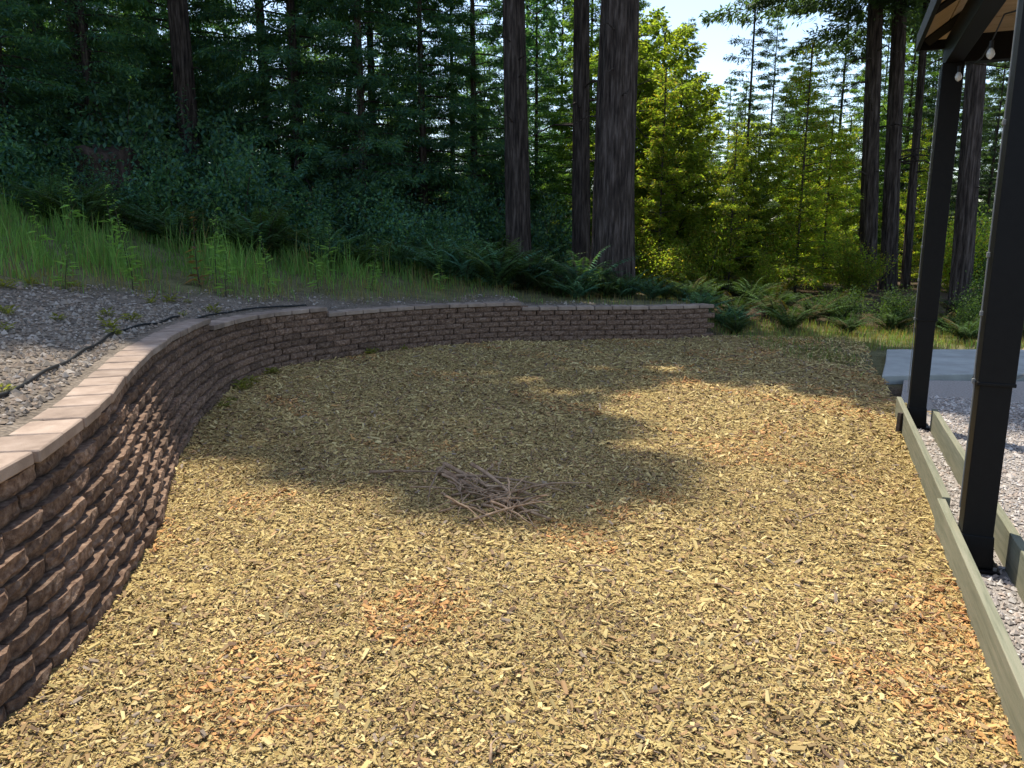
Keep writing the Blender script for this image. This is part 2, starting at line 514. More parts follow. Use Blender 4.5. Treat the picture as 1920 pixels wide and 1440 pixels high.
BW, BDEP = 0.286, 0.2
wall = empty('retaining_wall', (float(at_s(S0 + 6)[0]), float(at_s(S0 + 6)[1]), 0))
tag(wall, 'curving retaining wall of rough brown concrete blocks with tan cap stones', 'retaining wall')
WINV = Matrix.Translation(-wall.location)
bvar = [block_mesh('block', BW - 0.011, BDEP, CH - 0.003, 100 + i, 0.011, M['block'], 6, 3) for i in range(12)]
slots = []
for k in range(9):
    # arc position on the set-back course
    s = S0 + (0.5 if k % 2 else 0.0) * BW + 0.05 * k
    while s < S1:
        if courses(s) > k:
            # advance measured along the offset line
            slots.append((k, s))
        p, n = at_s(s), nrm_s(s)
        q = at_s(s + BW) + nrm_s(s + BW) * SETB * k
        L_ = np.linalg.norm(q - (p + n * SETB * k))
        s += BW * BW / max(L_, 0.15)
def slot_matrix(k, s, jitter=True):
    n = nrm_s(s)
    p = at_s(s) + n * (SETB * k + (random.uniform(-0.007, 0.007) if jitter else 0))
    a = math.atan2(n[1], n[0]) - math.pi / 2 + (random.uniform(-0.025, 0.025) if jitter else 0)
    return Matrix.Translation((p[0], p[1], k * CH - 0.004)) @ Matrix.Rotation(a, 4, 'Z')
def cam_dist(ks):
    p = at_s(ks[1])
    # largest in the picture: near the camera but in front of it
    return math.hypot(p[0], p[1]) + (100 if p[1] < 1.2 else 0)
slots.sort(key=cam_dist)
for k, s in slots[:298]:
    o = bpy.data.objects.new('block', random.choice(bvar)); COL.objects.link(o)
    o.parent = wall; o.matrix_local = WINV @ slot_matrix(k, s)
rv, rf = [], []
for k, s in slots[298:]:
    me = random.choice(bvar); mt = WINV @ slot_matrix(k, s); o = len(rv)
    rv += [tuple(mt @ v.co) for v in me.vertices]
    rf += [tuple(i + o for i in p.vertices) for p in me.polygons]
rest = bpy.data.meshes.new('far_blocks'); rest.from_pydata(rv, [], rf); rest.materials.append(M['block']); rest.update()
tag(link('far_blocks', rest, wall), kind='stuff')

# cap stones with a little wedge between neighbours on the outside of a bend
CW, CD = 0.29, 0.27
cvar = []
for i in range(5):
    r = random.Random(i); b = MB()
    hw_, tp = CW / 2 - 0.006, 0.88
    vs = [(-hw_, 0, 0), (hw_, 0, 0), (hw_ * tp, CD, 0), (-hw_ * tp, CD, 0)]
    b.add([(x, y, 0) for x, y, _ in vs] + [(x + r.uniform(-.002, .002), y + r.uniform(-.003, .003), CAPH) for x, y, _ in vs],
          [(0, 3, 2, 1), (4, 5, 6, 7), (0, 1, 5, 4), (1, 2, 6, 5), (2, 3, 7, 6), (3, 0, 4, 7)])
    cvar.append(b.mesh('cap_stone', M['cap']))
s = S0
while s < S1:
    k = courses(s)
    n = nrm_s(s); p = at_s(s) + n * (SETB * (k - 1) - 0.016 + random.uniform(-0.009, 0.009))
    a = math.atan2(n[1], n[0]) - math.pi / 2 + random.uniform(-0.035, 0.035)
    o = link('cap_stone', random.choice(cvar), wall)
    o.matrix_local = WINV @ Matrix.Translation((p[0], p[1], k * CH + random.uniform(0, 0.003))) @ Matrix.Rotation(a, 4, 'Z')
    m = o.modifiers.new('bevel', 'BEVEL'); m.width = 0.006; m.segments = 1
    q = at_s(s + CW) + nrm_s(s + CW) * SETB * (k - 1)
    s += CW * CW / max(np.linalg.norm(q - p), 0.15)

# ------------------------------------------------------------------ gazebo
POST_A = [board_pt(1.50, 0.085), board_pt(4.52, 0.13)]          # near and far post of the side in view
SPAN = 3.6
gaz = empty('gazebo', (POST_A[0].x, POST_A[0].y, 0))
tag(gaz, 'black metal gazebo with wooden ceiling standing on the gravel floor', 'gazebo')
GI = Matrix.Translation(-gaz.location)
GD = POST_A[1] - POST_A[0]
GR = Matrix.Rotation(math.atan2(GD.y, GD.x) - math.pi / 2, 4, 'Z')   # local y runs along the boards, x across
GO = Matrix.Translation(POST_A[0]) @ GR
BEAM_Z = 2.93
def gpart(name, mb, mat, parent=None, bevel=0.004):
    o = mb.build(name, mat, gaz if parent is None else parent, bevel=bevel)
    if parent is None:
        o.matrix_local = GI @ GO
    return o
DY = (POST_A[1] - POST_A[0]).length
for px, py in ((0, 0), (0, DY), (SPAN, 0), (SPAN, DY)):
    b = MB()
    b.box((px, py, 0.46), (0.132, 0.132, 0.92))
    b.box((px, py, 0.92 + (BEAM_Z - 0.92) / 2), (0.15, 0.15, BEAM_Z - 0.92))
    po = gpart('post', b, M['black'])
    f = MB(); f.box((px, py, 0.012), (0.21, 0.21, 0.016)); f.box((px, py, 0.10), (0.156, 0.156, 0.16), taper=0.9)
    gpart('base_plate', f, M['black'], po)
    for bx_ in (-0.085, 0.085):
        for by_ in (-0.085, 0.085):
            c = MB(); c.tube([(px + bx_, py + by_, 0.018), (px + bx_, py + by_, 0.034)], 0.009, 6); gpart('bolt', c, M['cable'], po, 0)
    j = MB(); j.box((px, py, 0.925), (0.158, 0.158, 0.018)); gpart('collar', j, M['black'], po)
    if px == 0:
        # wiring clipped to the outer side of the post
        w = MB(); w.tube([(px - 0.083, py - 0.03, z) for z in (0.3, 0.9)] + [(px - 0.088, py - 0.03, z) for z in (1.0, 1.6, BEAM_Z - 0.05)], 0.0035, 5)
        gpart('wire', w, M['cable'], po, 0)
        for z in (0.93, 1.25, 1.52, 2.1):
            c = MB(); c.box((px - 0.088, py - 0.03, z), (0.014, 0.02, 0.024)); gpart('clip', c, M['cable'], po, 0.003)
BT = 0.2
for (cx, cy, sx, sy) in ((0, DY / 2, 0.12, DY + 0.3), (SPAN, DY / 2, 0.12, DY + 0.3), (SPAN / 2, 0, SPAN - 0.124, 0.12), (SPAN / 2, DY, SPAN - 0.124, 0.12)):
    b = MB(); b.box((cx, cy, BEAM_Z + BT / 2), (sx, sy, BT)); gpart('beam', b, M['black'])
OV, RISE = 0.24, 1.25
ez, rz_ = BEAM_Z + BT + 0.03, BEAM_Z + BT + 0.03 + RISE
corners = [Vector((-OV, -OV, ez)), Vector((SPAN + OV, -OV, ez)), Vector((SPAN + OV, DY + OV, ez)), Vector((-OV, DY + OV, ez))]
apex = Vector((SPAN / 2, DY / 2, rz_))
for i in range(4):
    a, c = corners[i], corners[(i + 1) % 4]
    b = MB(); b.add([a + Vector((0, 0, .05)), c + Vector((0, 0, .05)), apex + Vector((0, 0, .05)), a + Vector((0, 0, .028)), c + Vector((0, 0, .028)), apex + Vector((0, 0, .028))],
                    [(0, 1, 2), (5, 4, 3), (0, 3, 4, 1), (1, 4, 5, 2), (2, 5, 3, 0)])
    ro = gpart('roof_panel', b, M['roof'], bevel=0)
    # ceiling boards under each roof panel, running along the eave
    nb = 12
    for k in range(nb):
        t0, t1 = k / nb + 0.002, (k + 1) / nb - 0.003
        q = [a.lerp(apex, t0), c.lerp(apex, t0), c.lerp(apex, t1), a.lerp(apex, t1)]
        inn = [p + (Vector((SPAN / 2, DY / 2, p.z)) - p) * 0.012 for p in q]
        b = MB(); b.add([p + Vector((0, 0, 0.022)) for p in inn] + [p + Vector((0, 0, 0.004)) for p in inn], [(0, 1, 2, 3), (7, 6, 5, 4), (0, 4, 5, 1), (1, 5, 6, 2), (2, 6, 7, 3), (3, 7, 4, 0)])
        gpart('ceiling_board', b, M['ceiling'], ro, 0)
    b = MB(); mid = (a + c) / 2; ln = (c - a).length; rot = Matrix.Rotation(math.atan2((c - a).y, (c - a).x), 3, 'Z')
    b.box(mid + Vector((0, 0, 0.0)), (ln + 0.03, 0.03, 0.13), rot); gpart('fascia', b, M['black'])
    b = MB(); b.tube([a + (apex - a) * 0.03 + Vector((0, 0, -0.04)), apex + Vector((0, 0, -0.05))], 0.05, 4); gpart('hip_rafter', b, M['black'])
    for t in (0.3, 0.7):
        foot = a.lerp(c, t); top = foot.lerp(apex, 0.55 if t in (0.3, 0.7) else 0.9)
        b = MB(); b.tube([foot + Vector((0, 0, -0.03)), top + Vector((0, 0, -0.03))], 0.03, 4); gpart('rafter', b, M['black'])

# boards
def plank(name, a0, a1, across, top, label, tilt=0.0, jog=0.0):
    b = MB(); L_ = a1 - a0
    b.box((0, L_ / 2, top / 2 - 0.03), (0.042, L_, top + 0.06))
    o = b.build(name, M['lumber'], bevel=0.004)
    p = board_pt(a0, across + jog)
    o.location = p; o.rotation_euler = (0, 0, math.atan2(BD.y, BD.x) - math.pi / 2 + tilt)
    return tag(o, label, 'board', 'treated boards edging the gazebo floor')
plank('edging_board', 1.97, 4.86, 0.021, 0.19, 'outer treated edging board between the wood chips and the far gazebo post')
plank('edging_board', -1.4, 1.955, -0.006, 0.185, 'outer treated edging board beside the near gazebo post, meeting the mulch', 0.0, 0.0)
plank('edging_board', -1.4, 4.42, 0.25, 0.19, 'long inner treated board running behind the gazebo posts on the gravel side')
b = MB(); b.box((0, 0, 0.07), (0.035, 0.035, 0.22))
o = b.build('wooden_stake', M['twig'], bevel=0.003); p = board_pt(4.2, -0.025); o.location = p; o.rotation_euler = (0.02, 0.03, 0.4)
tag(o, 'short dark stake driven in against the outer edging board', 'stake')

# string lights and guy wire
def world_g(x, y, z):
    v = GO @ Vector((x, y, z)); return v
sl = empty('string_lights', world_g(0, DY, BEAM_Z)); SI = Matrix.Translation(-sl.location)
tag(sl, 'string of clear bulbs looped along the gazebo beams', 'string lights')
cab = []
for k in range(9):
    t = k / 8; cab.append(SI @ world_g(0.09, DY - 0.1 - t * (DY - 0.2), BEAM_Z - 0.02 - 0.10 * math.sin(math.pi * ((t * 2) % 1))))
cab2 = [SI @ world_g(0.09 + t * (SPAN - 0.2), DY - 0.1, BEAM_Z - 0.02 - 0.08 * math.sin(math.pi * ((t * 3) % 1))) for t in np.linspace(0, 1, 13)]
b = MB(); b.tube(cab, 0.005, 5); b.tube(cab2, 0.005, 5); b.build('cable', M['rubber'], sl)
for q in (cab[0] + Vector((-0.06, 0, -0.02)), cab[3], cab[6], cab2[2], cab2[7]):
    b = MB(); b.tube([q, q + Vector((0, 0, -0.045))], 0.014, 8); so = b.build('socket', M['rubber'], sl)
    b = MB(); b.tube([q + Vector((0, 0, z)) for z in (-0.045, -0.06, -0.08, -0.10, -0.112)], [0.010, 0.020, 0.026, 0.019, 0.005], 10)
    b.build('bulb', M['bulb'], so, smooth=True)
b = MB(); q0 = world_g(0.08, 0.02, 0.94); q1 = world_g(1.7, 0.9, 1.75)
b.tube([q0, q0.lerp(q1, 0.5) + Vector((0, 0, -0.02)), q1], 0.006, 5)
tag(b.build('guy_wire', M['cable']), 'pale taut cord running from the near gazebo post', 'cord')

# ------------------------------------------------------------------ wood chips
def chips(n, pos, lo, hi, seed, flat=0.35):
    r = np.random.default_rng(seed)
    L = np.clip(r.lognormal(math.log((lo + hi) / 2.2), 0.6, n), lo * 0.5, hi * 2.8)
    W = np.clip(L * r.uniform(0.15, 0.46, n), 0.0028, 0.014)
    H = W * r.uniform(0.2, 0.5, n)
    az = r.uniform(0, 2 * np.pi, n); pit = r.normal(0, flat, n); rol = r.normal(0, flat, n)
    base = np.array([(-.5, -.5, 0), (.5, -.5, 0), (.5, .5, 0), (-.5, .5, 0), (-.5, -.5, 1), (.5, -.5, 1), (.5, .5, 1), (-.5, .5, 1)], float)
    P = np.repeat(base[None], n, 0)
    P[:, :, 0] *= L[:, None]; P[:, :, 1] *= W[:, None]; P[:, :, 2] *= H[:, None]
    P[:, :, 0] += r.normal(0, 0.10, (n, 8)) * L[:, None]; P[:, :, 1] += r.normal(0, 0.13, (n, 8)) * W[:, None]
    ca, sa, cp, sp, cr, sr = np.cos(az), np.sin(az), np.cos(pit), np.sin(pit), np.cos(rol), np.sin(rol)
    x, y, z = P[:, :, 0], P[:, :, 1], P[:, :, 2]
    y, z = y * cr[:, None] - z * sr[:, None], y * sr[:, None] + z * cr[:, None]
    x, z = x * cp[:, None] + z * sp[:, None], -x * sp[:, None] + z * cp[:, None]
    x, y = x * ca[:, None] - y * sa[:, None], x * sa[:, None] + y * ca[:, None]
    V = np.stack([x, y, z], 2) + pos[:, None, :]
    q = np.array([(4, 5, 6, 7), (0, 1, 5, 4), (2, 3, 7, 6)])
    Q = (np.arange(n)[:, None, None] * 8 + q[None]).reshape(-1, 4)
    return V.reshape(-1, 3), Q

def chip_colors(n, pos, seed):
    r = np.random.default_rng(seed)
    pal = np.array([(0.495, 0.37, 0.165), (0.395, 0.28, 0.125), (0.57, 0.447, 0.225), (0.305, 0.198, 0.102), (0.455, 0.343, 0.145), (0.17, 0.105, 0.065), (0.40, 0.24, 0.12), (0.25, 0.19, 0.15)])
    pr = np.array([.21, .20, .11, .16, .15, .08, .05, .04])
    c = pal[r.choice(len(pal), n, p=pr)] * r.uniform(0.8, 1.2, (n, 1)) * np.array([1.0, 0.97, 0.87])
    # redder, rawer patches and greyer trampled ones
    p = lump(pos[:, 0], pos[:, 1], 1.9, 3.3) + 0.5 * lump(pos[:, 0], pos[:, 1], 4.3, 0.7)
    p = p + 0.22 * sstep(0.8, 2.2, pos[:, 0])
    red = (p > 0.42) & (r.random(n) < 0.45)
    c[red] = c[red] * np.array([1.08, 0.80, 0.70])
    broad = lump(pos[:, 0], pos[:, 1], 0.9, 5.0) + 0.7 * lump(pos[:, 0], pos[:, 1], 2.3, 1.0)
    c = c * (1 + 0.16 * np.clip(broad, -1, 1))[:, None]
    dark = (lump(pos[:, 0], pos[:, 1], 3.7, 6.1) > 0.55) & (r.random(n) < 0.4)
    c[dark] = c[dark] * np.array([0.6, 0.56, 0.62])
    return c

def mulch_points(n, y0, y1, seed, zmax):
    r = np.random.default_rng(seed)
    out = []
    while sum(len(o) for o in out) < n:
        x = r.uniform(-3.1, 5.4, n); y = r.uniform(y0, y1, n)
        d, _ = sgn_dist(x, y); al_, ac_ = board_coords(x, y)
        ok = (d < -0.005) & ((ac_ < -0.01) | ((al_ > 5.0) & (x < mulch_edge(y) - 0.05))) & (np.abs(x) < 1.0 + 0.80 * np.clip(y, 0.9, 99))
        out.append(np.stack([x[ok], y[ok]], 1))
    p = np.concatenate(out)[:n]
    z = mulch_z(p[:, 0], p[:, 1]) + r.uniform(-0.002, zmax, n)
    return np.column_stack([p, z])
CV, CQ, CC = [], [], []
off = 0
for (n, y0, y1, lo, hi, seed, zmax) in ((92000, 1.3, 3.2, 0.005, 0.0175, 1, 0.016), (84000, 3.2, 5.6, 0.006, 0.0195, 2, 0.016), (40000, 5.6, 8.6, 0.011, 0.032, 3, 0.016), (18000, 8.6, 12.2, 0.018, 0.048, 4, 0.014)):
    pos = mulch_points(n, y0, y1, seed, zmax)
    v, q = chips(n, pos, lo, hi, seed + 20)
    c = np.repeat(chip_colors(n, pos, seed + 40), 8, 0)
    CV.append(v); CQ.append(q + off); CC.append(c); off += len(v)
wc = link('wood_chips', big_mesh('wood_chips', np.concatenate(CV), quads=np.concatenate(CQ), mat=M['chip'], colors=np.concatenate(CC)))
tag(wc, 'loose yellow-tan wood chips covering the bed', 'wood chips', kind='stuff')

# ------------------------------------------------------------------ gravel stones
def stones(pos, size, seed, pal):
    n = len(pos); r = np.random.default_rng(seed)
    base = np.array([(1, 0, 0), (0, 1, 0), (-1, 0, 0), (0, -1, 0), (.1, .1, .75), (0, 0, -.6), (.6, .6, .35), (-.6, -.55, .4)], float)[:6]
    P = np.repeat(base[None], n, 0) * r.uniform(0.6, 1.25, (n, 6, 1))
    S = size * r.lognormal(0, 0.35, n)
    P *= (S[:, None, None] * r.uniform(0.65, 1.2, (n, 1, 3)))
    a = r.uniform(0, 6.28, n); ca, sa = np.cos(a)[:, None], np.sin(a)[:, None]
    x = P[:, :, 0] * ca - P[:, :, 1] * sa; y = P[:, :, 0] * sa + P[:, :, 1] * ca
    V = np.stack([x, y, P[:, :, 2]], 2) + pos[:, None, :]
    t = np.array([(0, 1, 4), (1, 2, 4), (2, 3, 4), (3, 0, 4), (1, 0, 5), (2, 1, 5), (3, 2, 5), (0, 3, 5)])
    T = (np.arange(n)[:, None, None] * 6 + t[None]).reshape(-1, 3)
    pal = np.array(pal)
    c = pal[r.integers(0, len(pal), n)] * r.uniform(0.75, 1.25, (n, 1))
    return V.reshape(-1, 3), T, np.repeat(c, 6, 0)

r_ = np.random.default_rng(5)
n = 190000
x = r_.uniform(-7.5, 3.2, n); y = r_.uniform(1.0, 13.2, n)
d, _ = sgn_dist(x, y)
w_ = gravel_width(x, y)
e_ = d + 0.5 * lump(x, y, 1.3, 4.0)
keep = (d > 0.46) & (e_ < w_ + 0.25) & (r_.random(n) < np.clip(1.3 - 0.09 * np.hypot(x, y), 0.25, 1) * np.where(e_ > w_ - 0.4, 0.5, 1)) & (np.abs(x) < 0.9 + 0.8 * y)
x, y = x[keep], y[keep]
pos = np.column_stack([x, y, height(x, y) + 0.004])
v, t, c = stones(pos, 0.0165, 6, [(0.22, 0.175, 0.135), (0.28, 0.225, 0.175), (0.15, 0.12, 0.095), (0.25, 0.185, 0.135), (0.34, 0.285, 0.235)])
gs = link('bank_gravel', big_mesh('bank_gravel', v, tris=t, mat=M['stone'], colors=c))
tag(gs, 'loose grey gravel spread on the bank above the wall', 'gravel', kind='stuff')
n = 34000
a_ = r_.uniform(-1.2, 6.0, n); b_ = r_.uniform(0.05, 2.6, n)
gp = np.array([(B0.x + BD.x * p + BP.x * q, B0.y + BD.y * p + BP.y * q) for p, q in zip(a_, b_)])
k_ = (np.abs(gp[:, 0]) < 0.85 + 0.76 * gp[:, 1]) & ~((b_ > 0.225) & (b_ < 0.275) & (a_ < 4.45)) & ((a_ < 4.8) | (b_ > 0.4))
gp = gp[k_]
v, t, c = stones(np.column_stack([gp, np.full(len(gp), 0.006)]), 0.0115, 9, [(0.42, 0.36, 0.32), (0.50, 0.44, 0.40), (0.33, 0.29, 0.26), (0.45, 0.36, 0.30), (0.55, 0.50, 0.46)])
tag(link('floor_gravel', big_mesh('floor_gravel', v, tris=t, mat=M['stone'], colors=c)), 'pinkish gravel filling the gazebo floor', 'gravel', kind='stuff')

# ------------------------------------------------------------------ irrigation hose
hp = []
for s, dd in ((s_near(-1.7, 1.5), 1.3), (s_near(-1.68, 2.6), 0.95), (s_near(-1.85, 3.6), 0.68), (s_near(-2.2, 4.7), 0.60), (s_near(-2.5, 5.6), 0.58), (s_near(-2.75, 6.5), 0.60), (s_near(-2.9, 7.3), 0.50), (s_near(-2.98, 8.1), 0.48), (s_near(-2.88, 9.1), 0.50), (s_near(-2.3, 10.0), 0.47)):
    p = at_s(s) + nrm_s(s) * dd
    hp.append((p[0], p[1]))
hc = catmull(hp, 10)
b = MB(); b.tube([(p[0], p[1], hz(p[0], p[1]) + 0.018 + 0.008 * math.sin(i * 0.7)) for i, p in enumerate(hc)], 0.011, 7)
tag(b.build('drip_hose', M['rubber'], smooth=True), 'thin black drip hose lying on the gravel behind the cap stones', 'hose')

# ------------------------------------------------------------------ grass on the slope
def blades(pos, h, w, seed, col, lean=0.35):
    n = len(pos); r = np.random.default_rng(seed)
    a = r.uniform(0, 6.28, n); la = r.uniform(0, 6.28, n); lm = np.abs(r.normal(0, lean, n))
    sx, sy = np.cos(a) * w / 2, np.sin(a) * w / 2
    lx, ly = np.cos(la) * lm * h, np.sin(la) * lm * h
    V = np.zeros((n, 5, 3))
    V[:, 0] = np.stack([-sx, -sy, np.full(n, -0.02)], 1); V[:, 1] = np.stack([sx, sy, np.full(n, -0.02)], 1)
    V[:, 2] = np.stack([sx * .8 + lx * .35, sy * .8 + ly * .35, h * 0.55], 1); V[:, 3] = np.stack([-sx * .8 + lx * .35, -sy * .8 + ly * .35, h * 0.55], 1)
    V[:, 4] = np.stack([lx, ly, h * (1 - 0.35 * lm)], 1)
    V += pos[:, None, :]
    o = np.arange(n) * 5
    Q = np.stack([o, o + 1, o + 2, o + 3], 1); T = np.stack([o + 3, o + 2, o + 4], 1)
    return V.reshape(-1, 3), Q, T, np.repeat(col, 5, 0)

n = 150000
x = r_.uniform(-14, 4.2, n); y = r_.uniform(3.0, 17, n)
d, _ = sgn_dist(x, y); w_ = gravel_width(x, y); e_ = d - w_ + 0.5 * lump(x, y, 1.3, 4.0)
lush = sstep(-0.2, 1.3, e_) * sstep(0.8, -2.5, x)
reach = np.interp(x, [-8, -2, 0, 3], [7.5, 4.4, 2.2, 1.4])
cl_ = 0.5 + 0.5 * np.clip(1.5 * (lump(x, y, 1.9, 0.3) + 0.7 * lump(x, y, 4.1, 2.9)), -1, 1)
keep = (e_ > -0.1) & (e_ < reach + 0.8) & (r_.random(n) < (0.30 + 0.70 * lush) * (0.25 + 0.85 * cl_))
x, y, e_, lush = x[keep], y[keep], e_[keep], lush[keep]
nx_ = r_.uniform(2.8, 8.5, 16000); ny_ = r_.uniform(8.4, 14.0, 16000)
ok_ = (nx_ > mulch_edge(ny_) - 0.3) & ~((nx_ > 4.0) & (ny_ < 9.6)) & ~((nx_ > 4.6) & (ny_ < 11.0))
x = np.concatenate([x, nx_[ok_]]); y = np.concatenate([y, ny_[ok_]]); lush = np.concatenate([lush, np.full(ok_.sum(), 0.12)])
pos = np.column_stack([x, y, height(x, y)])
patch = 0.5 + 0.5 * np.clip(lump(x, y, 0.9, 2.2) * 1.6, -1, 1)
h = (0.06 + 0.10 * r_.random(len(x))) * (1 - lush) + lush * (0.15 + 0.62 * r_.random(len(x)) ** 2.2) * (0.45 + 0.5 * patch + 0.45 * np.clip(lump(x, y, 2.4, 5.2) * 2, -0.6, 1))
gcol = np.array([0.15, 0.26, 0.07]) * r_.uniform(0.65, 1.35, (len(x), 1)) * (0.75 + 0.5 * patch[:, None])
dry = np.array([0.24, 0.19, 0.085]) * r_.uniform(0.7, 1.2, (len(x), 1))
isdry = r_.random(len(x)) > (0.28 + 0.62 * lush)
gcol[isdry] = dry[isdry]
v, q, t, c = blades(pos, h, np.where(lush > 0.5, 0.011, 0.007), 3, gcol)
tag(link('slope_grass', big_mesh('slope_grass', v, quads=q, tris=t, mat=M['grass'], colors=c)), 'tall green and dry grass on the slope above the gravel', 'grass', kind='stuff')

# ------------------------------------------------------------------ foliage generators
def leaf_quads(pts, dirs, ups, L, W, fold=0.0):
    """diamond leaves: base point, direction, rough up vector, length, width"""
    n = len(pts)
    d = dirs / np.linalg.norm(dirs, axis=1)[:, None]
    s = np.cross(d, ups); s /= (np.linalg.norm(s, axis=1)[:, None] + 1e-9)
    V = np.empty((n, 4, 3))
    V[:, 0] = pts; V[:, 2] = pts + d * L[:, None]
    m = pts + d * (L * 0.45)[:, None]
    V[:, 1] = m + s * (W / 2)[:, None]; V[:, 3] = m - s * (W / 2)[:, None]
    if fold:
        V[:, 2, 2] -= L * fold
    Q = np.arange(n * 4).reshape(n, 4)
    return V.reshape(-1, 3), Q

def conifer(seed, H, z0, Rmax, nbr, droop, per, leafL, leafW, pal, prof=1.0, mat=None, gap=0.0, up=0.25, fine=99.0):
    """trunk-centred crown: boughs with two rows of side sprays; returns crown mesh and the limb paths"""
    r = np.random.default_rng(seed)
    P, D, U, C, K, limbs = [], [], [], [], [], []
    pal = np.array(pal)
    for i in range(nbr):
        f = (i + r.random()) / nbr
        z = z0 + (H - z0) * f ** 1.1
        az = i * 2.399 + r.normal(0, 0.3)
        Lb = Rmax * ((1 - f) ** prof * 0.92 + 0.08) * r.uniform(0.6, 1.12)
        if r.random() < gap:
            Lb *= 0.35
        dirh = np.array([math.cos(az), math.sin(az), 0.0]); side = np.array([-math.sin(az), math.cos(az), 0.0])
        dz = droop * (1 - 0.7 * f) + r.normal(0, 0.06)
        t = np.linspace(0, 1, 7)
        path = np.array([0, 0, z]) + dirh * (Lb * t)[:, None] + np.array([0, 0, 1.0]) * (Lb * (up * t - dz * t ** 1.6))[:, None] + side * (Lb * 0.08 * r.normal() * t ** 2)[:, None]
        limbs.append((path, 0.006 + 0.011 * Lb))
        big = 1.0 if z < fine else 2.1                     # coarser sprays high in the crown
        m = max(int(per * Lb / big ** 1.8), 6)
        K.append(np.full(m, big))
        tt = 0.12 + 0.88 * r.random(m) ** 0.75
        base = np.stack([np.interp(tt, t, path[:, k]) for k in range(3)], 1)
        sg = np.where(r.random(m) < 0.5, -1, 1)
        tw = np.clip(0.42 * Lb * (1.08 - tt), 0.10, 0.75) * r.uniform(0.3, 1.0, m)      # distance out along the side twig
        td = side[None] * sg[:, None] + dirh[None] * r.uniform(0.3, 0.9, m)[:, None]
        td[:, 2] += r.normal(-0.18, 0.22, m)
        td /= np.linalg.norm(td, axis=1)[:, None]
        pts = base + td * tw[:, None] + r.normal(0, 0.035, (m, 3))
        dd = td + r.normal(0, 0.38, (m, 3)); dd[:, 2] -= 0.12
        P.append(pts); D.append(dd)
        U.append(np.array([0, 0, 1.0]) + r.normal(0, 0.9 if mat is not None else 0.4, (m, 3)))
        tone = r.normal(1.0, 0.13)
        C.append(pal[r.integers(0, len(pal), m)] * (tone * r.uniform(0.75, 1.25, (m, 1))))
    P, D, U, C, K = map(np.concatenate, (P, D, U, C, K))
    n = len(P)
    V, Q = leaf_quads(P, D, U, leafL * K * r.uniform(0.6, 1.4, n), leafW * K * r.uniform(0.7, 1.3, n), 0.06)
    me = big_mesh('crown', V, quads=Q, mat=mat or M['leaf'], colors=np.repeat(C, 4, 0))
    return me, limbs

def trunk_mesh(H, r0, r1, seed, limbs=(), seg=14, rings=14, flare=0.35, lean=(0, 0), furrow=0.0, mat=None):
    r = random.Random(seed)
    V, F = [], []
    cx = [0.0]; cy = [0.0]
    for j in range(rings + 1):
        t = j / rings
        z = H * t ** 1.25 - (0.4 if j == 0 else 0)
        rad = r0 + (r1 - r0) * t
        rad *= 1 + flare * max(0.0, 1 - z / (4.5 * r0)) ** 2 if z > 0 else 1 + flare * 1.15
        ox = lean[0] * z + 0.015 * H * 0.08 * math.sin(t * 5 + seed); oy = lean[1] * z + 0.015 * H * 0.08 * math.cos(t * 4 + seed * 1.7)
        for i in range(seg):
            a = 2 * math.pi * i / seg
            g = 1 + furrow * (0.6 * math.sin(i * 2.39 * 3 + seed) + 0.8 * mnoise.noise(Vector((math.cos(a) * 4, math.sin(a) * 4, z * 0.35 + seed * 9)))
                              + 0.9 * mnoise.noise(Vector((math.cos(a) * 11, math.sin(a) * 11, z * 0.8 + seed * 5))))
            V.append((ox + rad * g * math.cos(a), oy + rad * g * math.sin(a), z))
    for j in range(rings):
        for i in range(seg):
            a, b_ = j * seg + i, j * seg + (i + 1) % seg
            F.append((a, b_, b_ + seg, a + seg))
    F.append(tuple(rings * seg + i for i in range(seg)))
    mb = MB(); mb.v, mb.f = V, F
    for path, rad in limbs:
        o = np.array([lean[0] * path[0][2], lean[1] * path[0][2], 0])
        mb.tube([tuple(p + o) for p in path[::2]], [rad, rad * 0.7, rad * 0.45, rad * 0.2], 4, cap=False)
    return mb.mesh('trunk', mat or M['bark'], smooth=True)

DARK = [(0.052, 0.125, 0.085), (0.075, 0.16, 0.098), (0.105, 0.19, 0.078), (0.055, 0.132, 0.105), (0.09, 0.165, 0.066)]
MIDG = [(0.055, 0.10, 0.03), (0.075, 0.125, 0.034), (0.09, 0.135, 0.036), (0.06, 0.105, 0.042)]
LIT = [(0.13, 0.175, 0.03), (0.165, 0.205, 0.034), (0.10, 0.15, 0.028), (0.185, 0.215, 0.04), (0.21, 0.16, 0.04)]  # yellow-greens with sunlight included in the leaf colour
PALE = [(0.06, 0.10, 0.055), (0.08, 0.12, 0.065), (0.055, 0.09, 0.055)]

KIND = {}
def make_kind(key, H, z0, Rm, nbr, droop, per, LL, LW, pal, r0, prof=1.0, mat=None, gap=0.0, up=0.25, fine=99.0, **tk):
    me, limbs = conifer(hash_(key), H, z0, Rm, nbr, droop, per, LL, LW, pal, prof, mat, gap, up, fine)
    KIND[key] = (me, trunk_mesh(H, r0, 0.02, hash_(key) % 17, limbs, **tk), H)
def hash_(s):
    return sum(ord(ch) * (i + 3) for i, ch in enumerate(s))
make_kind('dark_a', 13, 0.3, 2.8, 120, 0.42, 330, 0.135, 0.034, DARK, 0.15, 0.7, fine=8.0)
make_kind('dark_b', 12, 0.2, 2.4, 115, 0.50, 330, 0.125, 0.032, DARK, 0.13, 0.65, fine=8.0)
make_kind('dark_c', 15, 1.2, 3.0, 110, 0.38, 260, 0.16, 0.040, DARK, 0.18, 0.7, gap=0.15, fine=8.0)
make_kind('giant', 22, 6.0, 3.9, 120, 0.42, 130, 0.26, 0.095, DARK, 0.26, 0.5)
